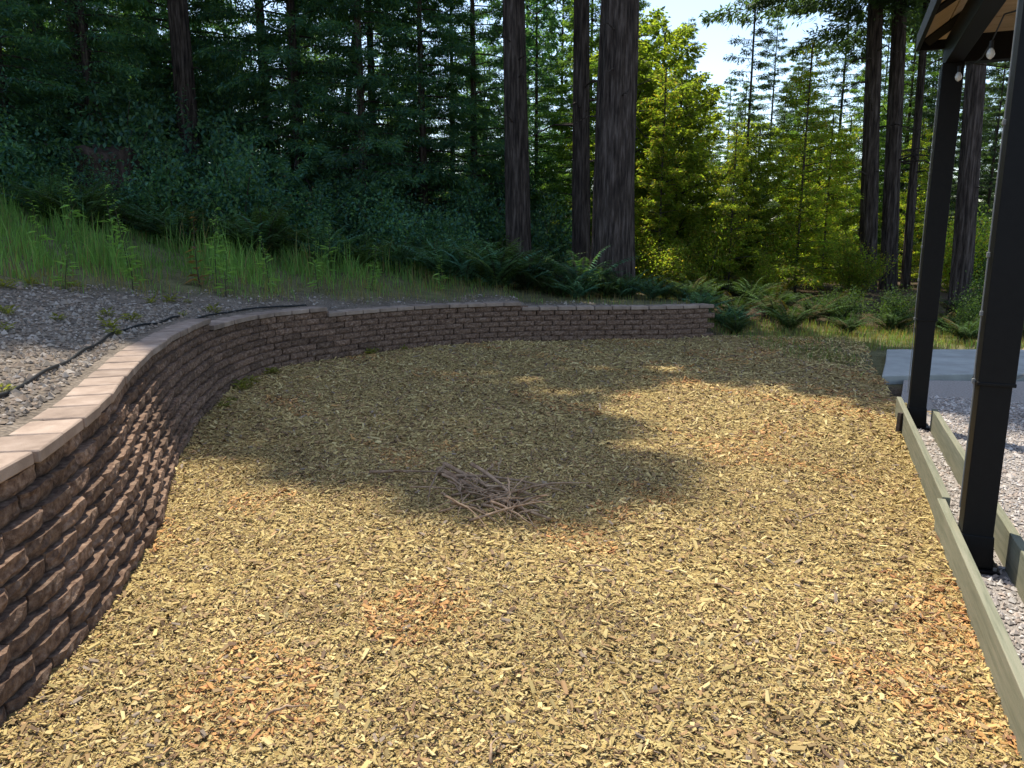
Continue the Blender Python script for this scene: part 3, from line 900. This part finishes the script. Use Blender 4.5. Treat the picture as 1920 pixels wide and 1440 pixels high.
make_kind('tall_dark', 24, 8.5, 3.4, 120, 0.42, 140, 0.26, 0.095, DARK, 0.30, 0.5)
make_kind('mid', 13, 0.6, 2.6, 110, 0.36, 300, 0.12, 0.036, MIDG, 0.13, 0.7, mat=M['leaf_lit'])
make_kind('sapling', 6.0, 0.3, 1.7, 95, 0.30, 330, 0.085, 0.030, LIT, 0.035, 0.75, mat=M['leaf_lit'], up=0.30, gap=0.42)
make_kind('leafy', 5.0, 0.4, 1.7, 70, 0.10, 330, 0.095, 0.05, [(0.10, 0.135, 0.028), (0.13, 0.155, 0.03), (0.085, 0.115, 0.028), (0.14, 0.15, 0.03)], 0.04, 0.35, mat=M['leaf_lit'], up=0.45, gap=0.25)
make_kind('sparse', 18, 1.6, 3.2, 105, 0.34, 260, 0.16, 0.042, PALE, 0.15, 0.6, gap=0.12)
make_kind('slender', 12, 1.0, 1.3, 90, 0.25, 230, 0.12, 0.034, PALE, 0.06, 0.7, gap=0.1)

def bush(seed, Rb, Hb, n, LL, LW, pal, mat):
    r = np.random.default_rng(seed)
    stems = 14
    P, D, C, paths = [], [], [], []
    pal = np.array(pal)
    for i in range(stems):
        az, t = r.uniform(0, 6.28), r.uniform(0.15, 1)
        tip = np.array([math.cos(az) * Rb * t, math.sin(az) * Rb * t, Hb * (1.1 - 0.55 * t ** 2) * r.uniform(0.7, 1.1)])
        tt = np.linspace(0, 1, 5)
        path = tip[None] * tt[:, None]; path[:, :2] *= (0.6 + 0.4 * tt)[:, None]
        paths.append(path)
        m = n // stems
        q = r.random(m) ** 0.6
        base = np.stack([np.interp(q, tt, path[:, k]) for k in range(3)], 1) + r.normal(0, 0.16, (m, 3)) * Rb
        P.append(base); D.append(r.normal(0, 1, (m, 3)) + np.array([0, 0, -0.15]) + (base - np.array([0, 0, Hb * .3])) * 0.8)
        C.append(pal[r.integers(0, len(pal), m)] * r.uniform(0.7, 1.3, (m, 1)) * r.normal(1, 0.12))
    P, D, C = map(np.concatenate, (P, D, C))
    k = P[:, 2] > 0.02
    P, D, C = P[k], D[k], C[k]
    m = len(P)
    V, Q = leaf_quads(P, D, np.array([0, 0, 1.0]) + r.normal(0, 0.5, (m, 3)), LL * r.uniform(.6, 1.4, m), LW * r.uniform(.7, 1.3, m), 0.1)
    me = big_mesh('foliage', V, quads=Q, mat=mat, colors=np.repeat(C, 4, 0))
    mb = MB()
    for p in paths:
        mb.tube([tuple(v) for v in p], [0.018, 0.014, 0.010, 0.007, 0.003], 4, cap=False)
    return me, mb.mesh('stem', M['twig'])
BUSH = {'dark': bush(3, 1.0, 1.5, 5200, 0.085, 0.045, DARK, M['leaf']), 'lit': bush(5, 1.1, 1.9, 6200, 0.075, 0.042, LIT, M['leaf_lit']), 'mid': bush(8, 0.9, 1.2, 5200, 0.065, 0.03, MIDG, M['leaf']), 'tall': bush(12, 2.1, 3.1, 17000, 0.10, 0.036, DARK, M['leaf'])}

FERNC = [(0.075, 0.165, 0.105), (0.09, 0.18, 0.10), (0.10, 0.19, 0.085)]
def fern(seed, n, Lf, pal):
    r = np.random.default_rng(seed)
    P, D, U, LL, C = [], [], [], [], []
    mb = MB(); pal = np.array(pal)
    for i in range(n):
        az = i * 2.399 + r.normal(0, 0.25); el = R(r.uniform(45, 85)); L = Lf * r.uniform(0.65, 1.1)
        dh = np.array([math.cos(az), math.sin(az), 0]); sd = np.array([-math.sin(az), math.cos(az), 0])
        t = np.linspace(0, 1, 9)
        path = dh * (L * (math.cos(el) * t + 0.22 * t ** 2))[:, None] + np.array([0, 0, 1.0]) * (L * (math.sin(el) * t - (0.20 + 0.16 * math.sin(el)) * t ** 2.4))[:, None]
        mb.tube([tuple(p) for p in path[::2]], [0.004, 0.0035, 0.003, 0.002, 0.001], 3, cap=False)
        m = 24
        q = np.linspace(0.1, 0.99, m)
        base = np.stack([np.interp(q, t, path[:, k]) for k in range(3)], 1)
        col = pal[r.integers(0, len(pal))] * r.uniform(0.8, 1.2)
        for sg in (-1, 1):
            P.append(base); D.append(np.tile(sd * sg + dh * 0.35 + np.array([0, 0, -0.12]), (m, 1)) + r.normal(0, 0.08, (m, 3)))
            U.append(np.tile([0, 0, 1.0], (m, 1)) + r.normal(0, 0.15, (m, 3)))
            LL.append(0.115 * Lf / 0.8 * np.clip(np.sin(np.pi * (0.12 + 0.86 * q)) ** 0.7, 0.12, 1)); C.append(np.tile(col, (m, 1)) * r.uniform(.85, 1.15, (m, 1)))
    P, D, U, LL, C = map(np.concatenate, (P, D, U, LL, C))
    V, Q = leaf_quads(P, D, U, LL, LL * 0.24, 0.1)
    return big_mesh('frond', V, quads=Q, mat=M['fern'], colors=np.repeat(C, 4, 0)), mb.mesh('stem', M['twig'])
FERN = [fern(1, 26, 0.85, FERNC), fern(2, 20, 0.7, MIDG + LIT[2:3]), fern(3, 30, 0.95, FERNC + MIDG), fern(4, 28, 0.85, [(0.045, 0.08, 0.022), (0.06, 0.095, 0.025), (0.05, 0.085, 0.03), (0.055, 0.10, 0.03), (0.09, 0.07, 0.03)])]  # last palette darkened to paint in deep shade, plus some brown fronds

# ------------------------------------------------------------------ placing plants
def put_tree(name, key, x, y, label, group=None, sc=1.0, rz=None, sz=None):
    cr, tk, H = KIND[key]
    t = empty(name, (x, y, hz(x, y)), random.uniform(0, 6.28) if rz is None else rz)
    t.scale = (sc, sc, sz or sc)
    tag(t, label, 'tree', group)
    link('trunk', tk, t); link('crown', cr, t)
    return t

def put_bush(key, x, y, sc, label, group, name='shrub'):
    f, s = BUSH[key]
    t = empty(name, (x, y, hz(x, y) - 0.02), random.uniform(0, 6.28)); t.scale = (sc, sc, sc * random.uniform(0.8, 1.15))
    tag(t, label, 'shrub', group); link('foliage', f, t); link('stem', s, t)
    return t

def put_fern(x, y, sc, label, group, v=None):
    f, s = FERN[random.randrange(3) if v is None else v]
    t = empty('sword_fern', (x, y, hz(x, y) - 0.01), random.uniform(0, 6.28)); t.scale = (sc, sc, sc)
    tag(t, label, 'fern', group); link('frond', f, t); link('stem', s, t)
    return t

def big_trunk(name, x, y, r0, H, label, lean=(0, 0), crown_key='tall_dark', crown_z=0.0, csc=1.0, furrow=0.075, seed=1, group=None, crown=True):
    z = hz(x, y)
    t = empty(name, (x, y, z)); tag(t, label, 'tree', group)
    rs = random.Random(seed * 7); stubs = []
    for _ in range(16):
        zz, aa, ll = rs.uniform(2.2, 9.5), rs.uniform(0, 6.28), rs.uniform(0.25, 1.5)
        tq = np.linspace(0, 1, 7)[:, None]
        dv = np.array([math.cos(aa), math.sin(aa), 0])
        stubs.append((np.array([0, 0, zz]) + dv * (r0 * 0.7 + ll * tq) + np.array([0, 0, 1.0]) * (rs.uniform(-0.25, 0.2) * ll * tq ** 1.5 + 0.06 * ll * np.sin(tq * 7)), 0.012 + 0.008 * ll))
    link('trunk', trunk_mesh(H, r0, r0 * 0.3, seed, stubs, seg=64, rings=44, lean=lean, furrow=furrow, flare=0.10), t)
    if crown:
        cr, _, h = KIND[crown_key]
        o = link('crown', cr, t, loc=(lean[0] * H * 0.6, lean[1] * H * 0.6, crown_z), rot=(0, 0, seed * 1.3))
        k = (H - crown_z) / h
        o.scale = (csc, csc, k)
    return t

# the large trunks that stand in view
big_trunk('redwood_tree', 0.12, 15.2, 0.25, 24, 'tall redwood with grey furrowed trunk, beside the pair with touching trunks', (-0.016, 0), seed=2, csc=0.62)
big_trunk('redwood_tree', 1.42, 15.6, 0.19, 20, 'slimmer redwood trunk pressed close against the thickest trunk', (-0.012, 0.0), seed=3, csc=0.6)
big_trunk('redwood_tree', 1.90, 14.4, 0.40, 25.5, 'thickest redwood trunk with deep dark furrows behind the wall', (0.006, 0), seed=4, csc=0.88, furrow=0.085)
big_trunk('redwood_tree', -6.9, 17.0, 0.22, 30.8, 'straight furrowed trunk rising alone behind the old stump', (-0.012, 0.0), seed=5, csc=0.98)
big_trunk('fir_tree', -5.2, 19.0, 0.17, 26, 'dark narrow fir trunk standing in the shaded forest', (0.01, 0), seed=6, csc=0.8)
big_trunk('fir_tree', -4.6, 20.0, 0.10, 14, 'thin dark trunk leaning sideways in the shaded forest', (0.16, 0), seed=7, csc=0.5)
big_trunk('fir_tree', -12.2, 18.5, 0.17, 25, 'dark fir trunk at the edge of the yellow-lit gap in the forest', (0, 0), seed=8, csc=0.8)
big_trunk('fir_tree', 8.75, 18.8, 0.215, 22, 'dark straight fir trunk, first of three beside the sunny saplings', (-0.052, 0), 'sparse', 4.5, 1.05, seed=9)
big_trunk('fir_tree', 9.35, 18.9, 0.20, 23, 'dark straight fir trunk, middle of three beyond the gazebo post', (-0.048, 0), 'sparse', 4.5, 1.1, seed=10)
big_trunk('fir_tree', 9.95, 19.2, 0.11, 18, 'thinnest of the three dark fir trunks beyond the gazebo post', (-0.03, 0), 'sparse', 5.5, 0.9, seed=11)
big_trunk('fir_tree', 8.75, 14.8, 0.20, 20, 'grey-brown fir trunk showing between the two gazebo posts', (-0.05, 0), 'sparse', 5.0, 0.9, seed=12)

# shaded forest
G1 = 'dark conifers of the shaded forest'
L1 = 'dark green conifer with low drooping boughs in the shaded forest'
forest = [(-9.6, 14.8, 'giant', 0.87), (-8.7, 16.3, 'giant', 0.9), (-11.6, 15.6, 'giant', 0.93),  (-9.2, 13.7, 'dark_a', 0.78), (-12.2, 14.0, 'dark_b', 0.85), (-7.9, 14.9, 'dark_b', 0.7),  (-13.6, 17.0, 'giant', 0.95), (-10.4, 17.8, 'dark_a', 1.0), (-4.6, 17.0, 'dark_b', 0.95), (-3.2, 16.8, 'dark_a', 0.8), (-2.0, 17.6, 'dark_b', 0.85),
          (-0.9, 18.4, 'dark_a', 0.75), (-6.0, 19.4, 'dark_c', 0.9), (-8.4, 20.2, 'dark_a', 1.1),  (-3.6, 20.4, 'dark_c', 0.8), (-1.6, 21.2, 'dark_b', 0.75), (0.6, 19.6, 'dark_b', 0.6),
          (-19, 24, 'dark_a', 0.8), (-15, 25.5, 'dark_c', 0.7), (-11, 24.6, 'dark_a', 1.25), (-0.2, 24.6, 'dark_b', 0.75), (1.6, 25.6, 'dark_a', 0.72),
          (-22, 30, 'dark_c', 1.0), (-13.5, 30.5, 'dark_c', 1.0),  (0.6, 31, 'dark_a', 0.95), (-27, 37, 'dark_a', 1.2), (-18, 38, 'dark_c', 1.0)]
FAR, NEAR = 'dark conifer deep in the forest, seen only through gaps between nearer trees', L1
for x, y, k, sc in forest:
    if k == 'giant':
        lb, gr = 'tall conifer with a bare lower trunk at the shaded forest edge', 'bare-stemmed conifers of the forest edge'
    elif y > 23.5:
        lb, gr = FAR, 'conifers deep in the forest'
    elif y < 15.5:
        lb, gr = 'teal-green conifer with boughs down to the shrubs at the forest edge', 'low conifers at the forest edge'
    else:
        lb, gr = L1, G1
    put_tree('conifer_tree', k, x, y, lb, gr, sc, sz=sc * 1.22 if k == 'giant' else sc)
for x, y, sc in ((-14.2, 20.4, 0.8), (-12.9, 19.2, 0.7)):
    put_tree('conifer_tree', 'mid', x, y, 'sunlit yellowish conifer in the gap at the edge of the dark forest', 'sunlit conifers in the forest gap', sc)
for x, y, sc in ((-6.8, 26.5, 0.5), (-3.4, 27.5, 0.55), (-9.6, 27.0, 0.52), (-1.0, 29.0, 0.55), (-5.0, 32, 0.6), (-8.5, 35, 0.7), (-2.0, 36, 0.65)):
    put_tree('conifer_tree', 'mid', x, y, 'sunlit green conifer glimpsed beyond the dark forest trunks', 'sunlit conifers beyond the forest', sc)
# sunlit trees to the right
G2, L2 = 'yellow-green young conifers in the sunny clearing', 'young yellow-green conifer glowing in the sunny clearing'
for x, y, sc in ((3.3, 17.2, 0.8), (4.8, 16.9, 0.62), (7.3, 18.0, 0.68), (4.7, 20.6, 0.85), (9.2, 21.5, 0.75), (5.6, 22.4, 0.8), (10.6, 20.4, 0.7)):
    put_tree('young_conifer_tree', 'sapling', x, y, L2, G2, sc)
for x, y, sc in ((3.9, 18.4, 0.95), (5.5, 18.0, 0.62), (2.9, 19.4, 1.25), (7.8, 19.8, 0.75), (6.4, 20.4, 0.8), (4.1, 21.6, 1.3)):
    put_tree('young_broadleaf_tree', 'leafy', x, y, 'young bright green leafy tree among the clearing saplings', 'leafy young trees of the clearing', sc)
put_tree('young_conifer_tree', 'sapling', 6.55, 17.6, 'tallest yellow-green sapling with a bare dark lower stem in the clearing', None, 0.9)
put_tree('slender_conifer_tree', 'slender', 5.55, 18.6, 'slender pale conifer with a pointed top standing against the sky', None, 0.72)
G3, L3 = 'mid green conifers behind the clearing', 'mid green sunlit conifer behind the young clearing trees'
for x, y, sc in ((3.2, 22.6, 0.72), (4.6, 25.5, 0.62), (2.2, 22.4, 0.75), (12.5, 25, 0.7), (4.3, 30, 0.85), (1.5, 18.6, 0.55), (11, 24.5, 0.55), (13.5, 28, 0.55), (10, 34, 0.6), (14.5, 37, 0.62), (18.5, 33, 0.6), (22, 36, 0.7), (27, 38, 0.75), (6.6, 36, 0.6), (16, 27, 0.5), (7.4, 27, 0.5), (9.6, 26, 0.5)):
    put_tree('conifer_tree', 'mid', x, y, L3, G3, sc)
G4, L4 = 'distant pale conifers on the skyline', 'distant pale green conifer on the skyline beyond the clearing'
for x, y, sc in ((11, 32, 0.42), (14.5, 30, 0.6), (10, 40, 0.5), (15, 42, 0.6), (20, 38, 0.8), (25, 40, 0.85), (19, 27, 0.55), (13, 36, 0.55), (17.5, 33, 0.6), (30, 44, 0.9), (8, 45, 0.6), (23.5, 31, 0.62), (27.5, 35, 0.7), (34, 40, 0.8), (11.4, 27.5, 0.6), (13.2, 24, 0.6), (13.5, 22, 0.42), (15.5, 24, 0.5), (17.5, 22.5, 0.5), (20.5, 25, 0.6), (12, 55, 0.9), (19, 58, 1.0), (28, 60, 1.1), (38, 55, 1.1)):
    put_tree('pale_conifer_tree', 'sparse', x, y, L4, G4, sc)

# shrubs
for x, y, sc in ((3.2, 16.2, 0.7), (4.3, 16.8, 0.75), (5.6, 16.6, 0.55), (7.4, 16.6, 0.7), (5.0, 18.0, 0.9), (6.2, 17.8, 0.8), (2.9, 17.6, 1.0), (10.8, 18.5, 0.9)):
    put_bush('lit', x, y, sc, 'bright yellow-green leafy shrub in the sunny clearing', 'sunny shrubs of the clearing')
for x, y, sc in ((-9.5, 12.6, 1.1), (-8.3, 13.2, 1.0), (-6.2, 13.9, 0.9), (-5.0, 14.3, 1.0), (-3.8, 14.6, 0.9), (-10.8, 12.5, 1.2), (-2.5, 15.0, 0.9), (-1.3, 15.4, 0.8), (-7.4, 14.8, 1.3), (-11.8, 14, 1.4), (-5.6, 15.6, 1.2), (-3.2, 16.0, 1.1), (-0.7, 16.6, 1.0), (0.9, 17.0, 0.9)):
    put_bush('dark', x, y, sc, 'dark leafy shrub at the foot of the shaded forest', 'dark shrubs under the forest edge')
for x, y, sc in ((-9, 17, 0.95), (-6.8, 18, 1.0), (-4.4, 18.6, 1.0), (-2.4, 19, 0.9), (-0.4, 19.6, 0.85), (-11.5, 18.6, 1.0), (-9.5, 21.5, 1.1), (-0.6, 22.6, 1.0), (-13, 23, 1.2), (1.4, 22, 0.85)):
    put_bush('tall', x, y, sc, 'tall dark understory bush between the forest trunks', 'understory bushes in the forest', 'understory_bush')
for x, y, sc in ((7.0, 13.6, 0.6), (8.2, 13.2, 0.7), (9.4, 13.0, 0.8), (6.2, 14.2, 0.55), (10.6, 14.2, 0.9), (11.4, 16.4, 1.3), (13.2, 17.4, 1.5), (15.2, 16.8, 1.5), (12.4, 20, 1.7), (17, 20, 1.8), (7.6, 12.6, 0.45), (9.0, 11.9, 0.5), (11.5, 12.8, 0.9)):
    put_bush('mid', x, y, sc, 'olive green shrub on the rough ground beyond the path', 'olive shrubs beyond the path')

# ferns
for i in range(24):
    t = i / 23
    x = -7.5 + 8.6 * t; y = 12.6 + 1.3 * math.sin(t * 2.2) + random.uniform(-0.5, 0.5)
    put_fern(x + random.uniform(-.2, .2), y, random.uniform(1.1, 1.6), 'dark sword fern in the row between the grass and the forest', 'sword ferns along the forest edge')
for i in range(14):
    x = 0.6 + 3.4 * i / 13
    put_fern(x, 13.2 + random.uniform(-0.25, 0.9), random.uniform(0.65, 1.0), 'sword fern growing at the foot of the redwood trunks', 'sword ferns below the redwoods')
for x, y, sc in ((3.8, 12.75, 0.85), (4.9, 13.3, 0.95), (5.8, 13.0, 0.7), (6.7, 13.3, 0.8), (7.6, 13.2, 0.75), (4.1, 13.9, 0.9), (5.7, 14.3, 0.9), (8.3, 12.4, 0.7), (3.5, 14.9, 1.0), (4.9, 15.6, 1.0), (6.4, 15.0, 0.9), (7.7, 15.2, 0.9), (8.8, 14.8, 1.0), (7.2, 11.9, 0.75), (5.0, 14.4, 1.1), (8.9, 13.4, 0.9)):
    put_fern(x, y, sc * 1.1, 'olive sword fern on the bank past the end of the wall', 'sword ferns past the wall end', 1 if x < 4.6 and y < 13 else 3)

for x, y, sc in ((-7.1, 13.3, 0.6), (-8.0, 13.5, 0.6)):
    put_bush('dark', x, y, sc, 'low dark shrub growing against the old stump', 'shrubs against the stump')
# old stump half hidden under the trees
sp = empty('tree_stump', (-7.35, 14.2, hz(-7.35, 14.2))); tag(sp, 'broad weathered brown stump standing behind the ferns', 'stump')
V, F = [], []
for j in range(9):
    for i in range(36):
        a = 2 * math.pi * i / 36; t = j / 8
        g = 1 + 0.10 * mnoise.noise(Vector((math.cos(a) * 3, math.sin(a) * 3, t))) + 0.06 * mnoise.noise(Vector((math.cos(a) * 9, math.sin(a) * 9, t * 0.5)))
        top = 1.15 + 0.22 * mnoise.noise(Vector((math.cos(a) * 1.2, math.sin(a) * 1.2, 7))) + 0.06 * mnoise.noise(Vector((math.cos(a) * 6, math.sin(a) * 6, 3)))
        rr = (0.60 + 0.20 * (1 - t) ** 2) * g
        V.append((rr * math.cos(a), rr * math.sin(a), top * t - 0.15 * (1 - t)))
for j in range(8):
    for i in range(36):
        a, b_ = j * 36 + i, j * 36 + (i + 1) % 36
        F.append((a, b_, b_ + 36, a + 36))
V.append((0, 0, 1.3)); F += [(8 * 36 + i, 8 * 36 + (i + 1) % 36, len(V) - 1) for i in range(36)]
sm = MB(); sm.v, sm.f = V, F
M['stump'] = mat_noise('weathered_stump_wood', [(0.3, (0.03, 0.02, 0.016)), (0.6, (0.075, 0.05, 0.04)), (0.8, (0.12, 0.085, 0.07))], 5, 0.95, 1.0, 25, 0.04, stretch=(3, 3, 0.3))
sm.build('stump_body', M['stump'], sp, smooth=True)
mb = MB()
for i in range(3):
    a = 0.9 + i * 2.2; mb = MB(); mb.tube([(0.75 * math.cos(a), 0.75 * math.sin(a), 0.28), (1.05 * math.cos(a), 1.05 * math.sin(a), 0.08), (1.35 * math.cos(a), 1.35 * math.sin(a), -0.12)], [0.16, 0.12, 0.05], 8)
    mb.build('root', M['stump'], sp, smooth=True)

# tall weeds on the slope
def weed(seed, H, col, head):
    r = np.random.default_rng(seed); mb = MB()
    path = [(0.03 * math.sin(z * 4 + seed), 0.03 * math.cos(z * 3 + seed), z * H) for z in np.linspace(0, 1, 6)]
    mb.tube(path, [0.007, 0.006, 0.005, 0.004, 0.003, 0.001], 4, cap=False)
    m = 46
    z = r.uniform(0.05, 0.98, m)
    P = np.stack([np.interp(z, np.linspace(0, 1, 6), [p[k] for p in path]) for k in range(3)], 1)
    a = r.uniform(0, 6.28, m)
    D = np.stack([np.cos(a), np.sin(a), r.uniform(-0.1, 0.8, m)], 1)
    L = np.where(z > 0.55, 0.05 if head else 0.08, 0.17) * r.uniform(.6, 1.3, m)
    V, Q = leaf_quads(P, D, np.tile([0, 0, 1.0], (m, 1)), L, L * (0.5 if head else 0.26), 0.25)
    c = np.tile(np.array(col), (m, 1)) * r.uniform(.75, 1.25, (m, 1))
    return big_mesh('leaves', V, quads=Q, mat=M['grass'], colors=np.repeat(c, 4, 0)), mb.mesh('stalk', M['twig'])
WEED = [weed(i, 1.0, (0.19, 0.31, 0.10), False) for i in range(3)]
def put_weed(kind, x, y, h, label, group):
    t = empty('weed', (x, y, hz(x, y) - 0.01), random.uniform(0, 6)); t.scale = (0.8 + 0.2 * h, 0.8 + 0.2 * h, h)
    t.rotation_euler[0] = random.uniform(-.08, .08)
    tag(t, label, 'weed', group); link('leaves', kind[0], t); link('stalk', kind[1], t)
for x, y, h in ((-6.9, 9.8, 0.95), (-5.9, 9.6, 0.8), (-5.0, 9.9, 1.05), (-4.6, 9.2, 0.75), (-4.0, 10.4, 1.0), (-3.4, 10.6, 0.85), (-3.7, 9.9, 0.7), (-2.9, 11.4, 0.85), (-2.2, 12.0, 0.75), (-5.5, 10.6, 1.1), (-7.6, 10.4, 1.0), (-6.4, 11.2, 1.15), (-4.4, 11.6, 1.0), (-3.0, 12.5, 0.9), (-8.2, 9.2, 0.9), (-1.2, 12.6, 0.6), (-6.2, 8.6, 0.6), (-4.9, 8.4, 0.55)):
    put_weed(random.choice(WEED), x, y, h, 'tall leafy green weed rising out of the slope grass', 'tall green weeds in the grass')
put_weed(weed(9, 1.0, (0.20, 0.115, 0.055), True), -4.15, 10.2, 1.0, 'rusty brown seeded dock stalk standing in the slope grass', None)

# small weeds in the gravel
SW = []
for i in range(3):
    r = np.random.default_rng(50 + i); m = 42
    a = r.uniform(0, 6.28, m)
    P = np.stack([np.cos(a), np.sin(a), np.zeros(m)], 1) * r.uniform(0, 0.045, (m, 1)); P[:, 2] = r.uniform(0, 0.05, m)
    D = np.stack([np.cos(a), np.sin(a), r.uniform(0.1, 1.1, m)], 1)
    L = r.uniform(0.03, 0.075, m)
    V, Q = leaf_quads(P, D, np.tile([0, 0, 1.0], (m, 1)), L, L * 0.35, 0.2)
    c = np.array([0.17, 0.17, 0.045]) * r.uniform(.7, 1.3, (m, 1))
    SW.append(big_mesh('weed_tuft', V, quads=Q, mat=M['grass'], colors=np.repeat(c, 4, 0)))
for i in range(34):
    s = random.uniform(s_near(-1.7, 2.4), s_near(-2.9, 9.0)); dd = random.uniform(0.55, 2.0)
    p = at_s(s) + nrm_s(s) * dd
    o = link('weed_tuft', random.choice(SW), None, (p[0], p[1], hz(p[0], p[1])), (0, 0, random.uniform(0, 6)))
    k = random.uniform(0.7, 1.5); o.scale = (k, k, k)
    tag(o, 'small yellow-green weed tuft growing in the bank gravel', 'weed', 'weed tufts in the bank gravel')
for i in range(12):
    s = random.uniform(s_near(-2.4, 5.3), s_near(-1.6, 10.8)); p = at_s(s) - nrm_s(s) * random.uniform(0.04, 0.16)
    o = link('weed_tuft', random.choice(SW), None, (p[0], p[1], 0.02), (0, 0, random.uniform(0, 6)))
    k = random.uniform(0.6, 1.2); o.scale = (k, k, k)
    tag(o, 'small green weed tuft at the foot of the block wall', 'weed', 'weed tufts at the wall foot')

# ------------------------------------------------------------------ heap of dry branches
HC = Vector((-0.08, 4.34, 0))
def branch(p0, p1, r0, seed, sag=0.03, forks=0, lift=0.02):
    r = random.Random(seed); mb = MB()
    p0, p1 = Vector(p0), Vector(p1)
    side = Vector((-(p1 - p0).y, (p1 - p0).x, 0)).normalized()
    pts = []
    for k in range(8):
        t = k / 7
        pts.append(p0.lerp(p1, t) + side * (0.05 * math.sin(t * 3.1 + seed) * (p1 - p0).length + r.uniform(-.008, .008)) + Vector((0, 0, lift * math.sin(math.pi * t))))
    mb.tube(pts, [r0 * (1 - 0.75 * k / 7) for k in range(8)], 6)
    for f in range(forks):
        k = r.randint(2, 5); d = (pts[k + 1] - pts[k]).normalized(); a = r.choice((-1, 1)) * r.uniform(0.5, 0.9)
        d2 = Matrix.Rotation(a, 3, 'Z') @ d; ln = r.uniform(0.12, 0.3)
        mb.tube([pts[k], pts[k] + d2 * ln * 0.5 + Vector((0, 0, r.uniform(0, .03))), pts[k] + d2 * ln + Vector((0, 0, r.uniform(-.01, .03)))], [r0 * 0.55, r0 * 0.4, r0 * 0.15], 5)
    c = (p0 + p1) / 2; c.z = 0
    mb.v = [(v[0] - c.x, v[1] - c.y, v[2] - c.z) for v in mb.v]
    o = mb.build('dry_branch', M['dry_wood'], smooth=True); o.location = c
    return o
BL = [((-0.50, 4.92, .05), (0.22, 4.02, .05), 0.026, 3, 'thickest forked dry branch lying across the middle of the brushwood heap'),
      ((-0.95, 4.90, .05), (-0.36, 4.78, .06), 0.012, 1, 'straight dry stick pointing out from the shaded side of the brushwood heap'),
      ((-0.42, 4.92, .10), (0.02, 4.12, .03), 0.016, 2, None), ((-0.26, 4.80, .13), (0.10, 3.98, .03), 0.014, 2, None),
      ((-0.36, 4.62, .1), (0.34, 4.44, .07), 0.012, 2, None), ((-0.16, 4.95, .08), (-0.20, 4.30, .10), 0.010, 2, None)]
for i, (a, c, rr, fk, lb) in enumerate(BL):
    o = branch(a, c, rr, i + 3, forks=fk)
    tag(o, lb or 'bent dry branch in the brushwood heap on the wood chips', 'branch', 'dry branches heaped on the wood chips')
rr_ = random.Random(21)
for i in range(44):
    a = rr_.gauss(-0.95, 0.75); c = HC + Vector((rr_.gauss(-0.02, 0.15), rr_.gauss(-0.06, 0.17), 0)); L_ = rr_.uniform(0.15, 0.5)
    dv = Vector((math.cos(a), math.sin(a) * 0.9, 0)) * L_ / 2
    z0 = rr_.uniform(0.03, 0.20)
    o = branch(c - dv + Vector((0, 0, z0 if i % 2 else 0.03)), c + dv + Vector((0, 0, 0.03 if i % 2 else z0)), rr_.uniform(0.005, 0.011), 40 + i, forks=rr_.choice((0, 0, 1)))
    tag(o, 'thin dry twig in the brushwood heap on the wood chips', 'branch', 'dry twigs of the brushwood heap')
for i, (x, y, a, L_) in enumerate(((1.75, 4.1, 0.1, 0.2), (1.15, 2.75, 0.9, 0.17), (-0.05, 2.1, 1.3, 0.13), (0.42, 3.4, -0.4, 0.15), (-0.9, 3.5, 0.5, 0.12), (-0.75, 2.3, 0.2, 0.14), (1.3, 5.6, 0.3, 0.2), (0.95, 3.2, 2.2, 0.12))):
    dv = Vector((math.cos(a), math.sin(a), 0)) * L_ / 2; c = Vector((x, y, 0.03))
    o = branch(c - dv, c + dv, 0.006, 80 + i, forks=0)
    o.name = 'stray_stick'
    tag(o, 'single stray stick lying loose on the sunlit wood chips', 'stick', 'stray sticks on the chips')
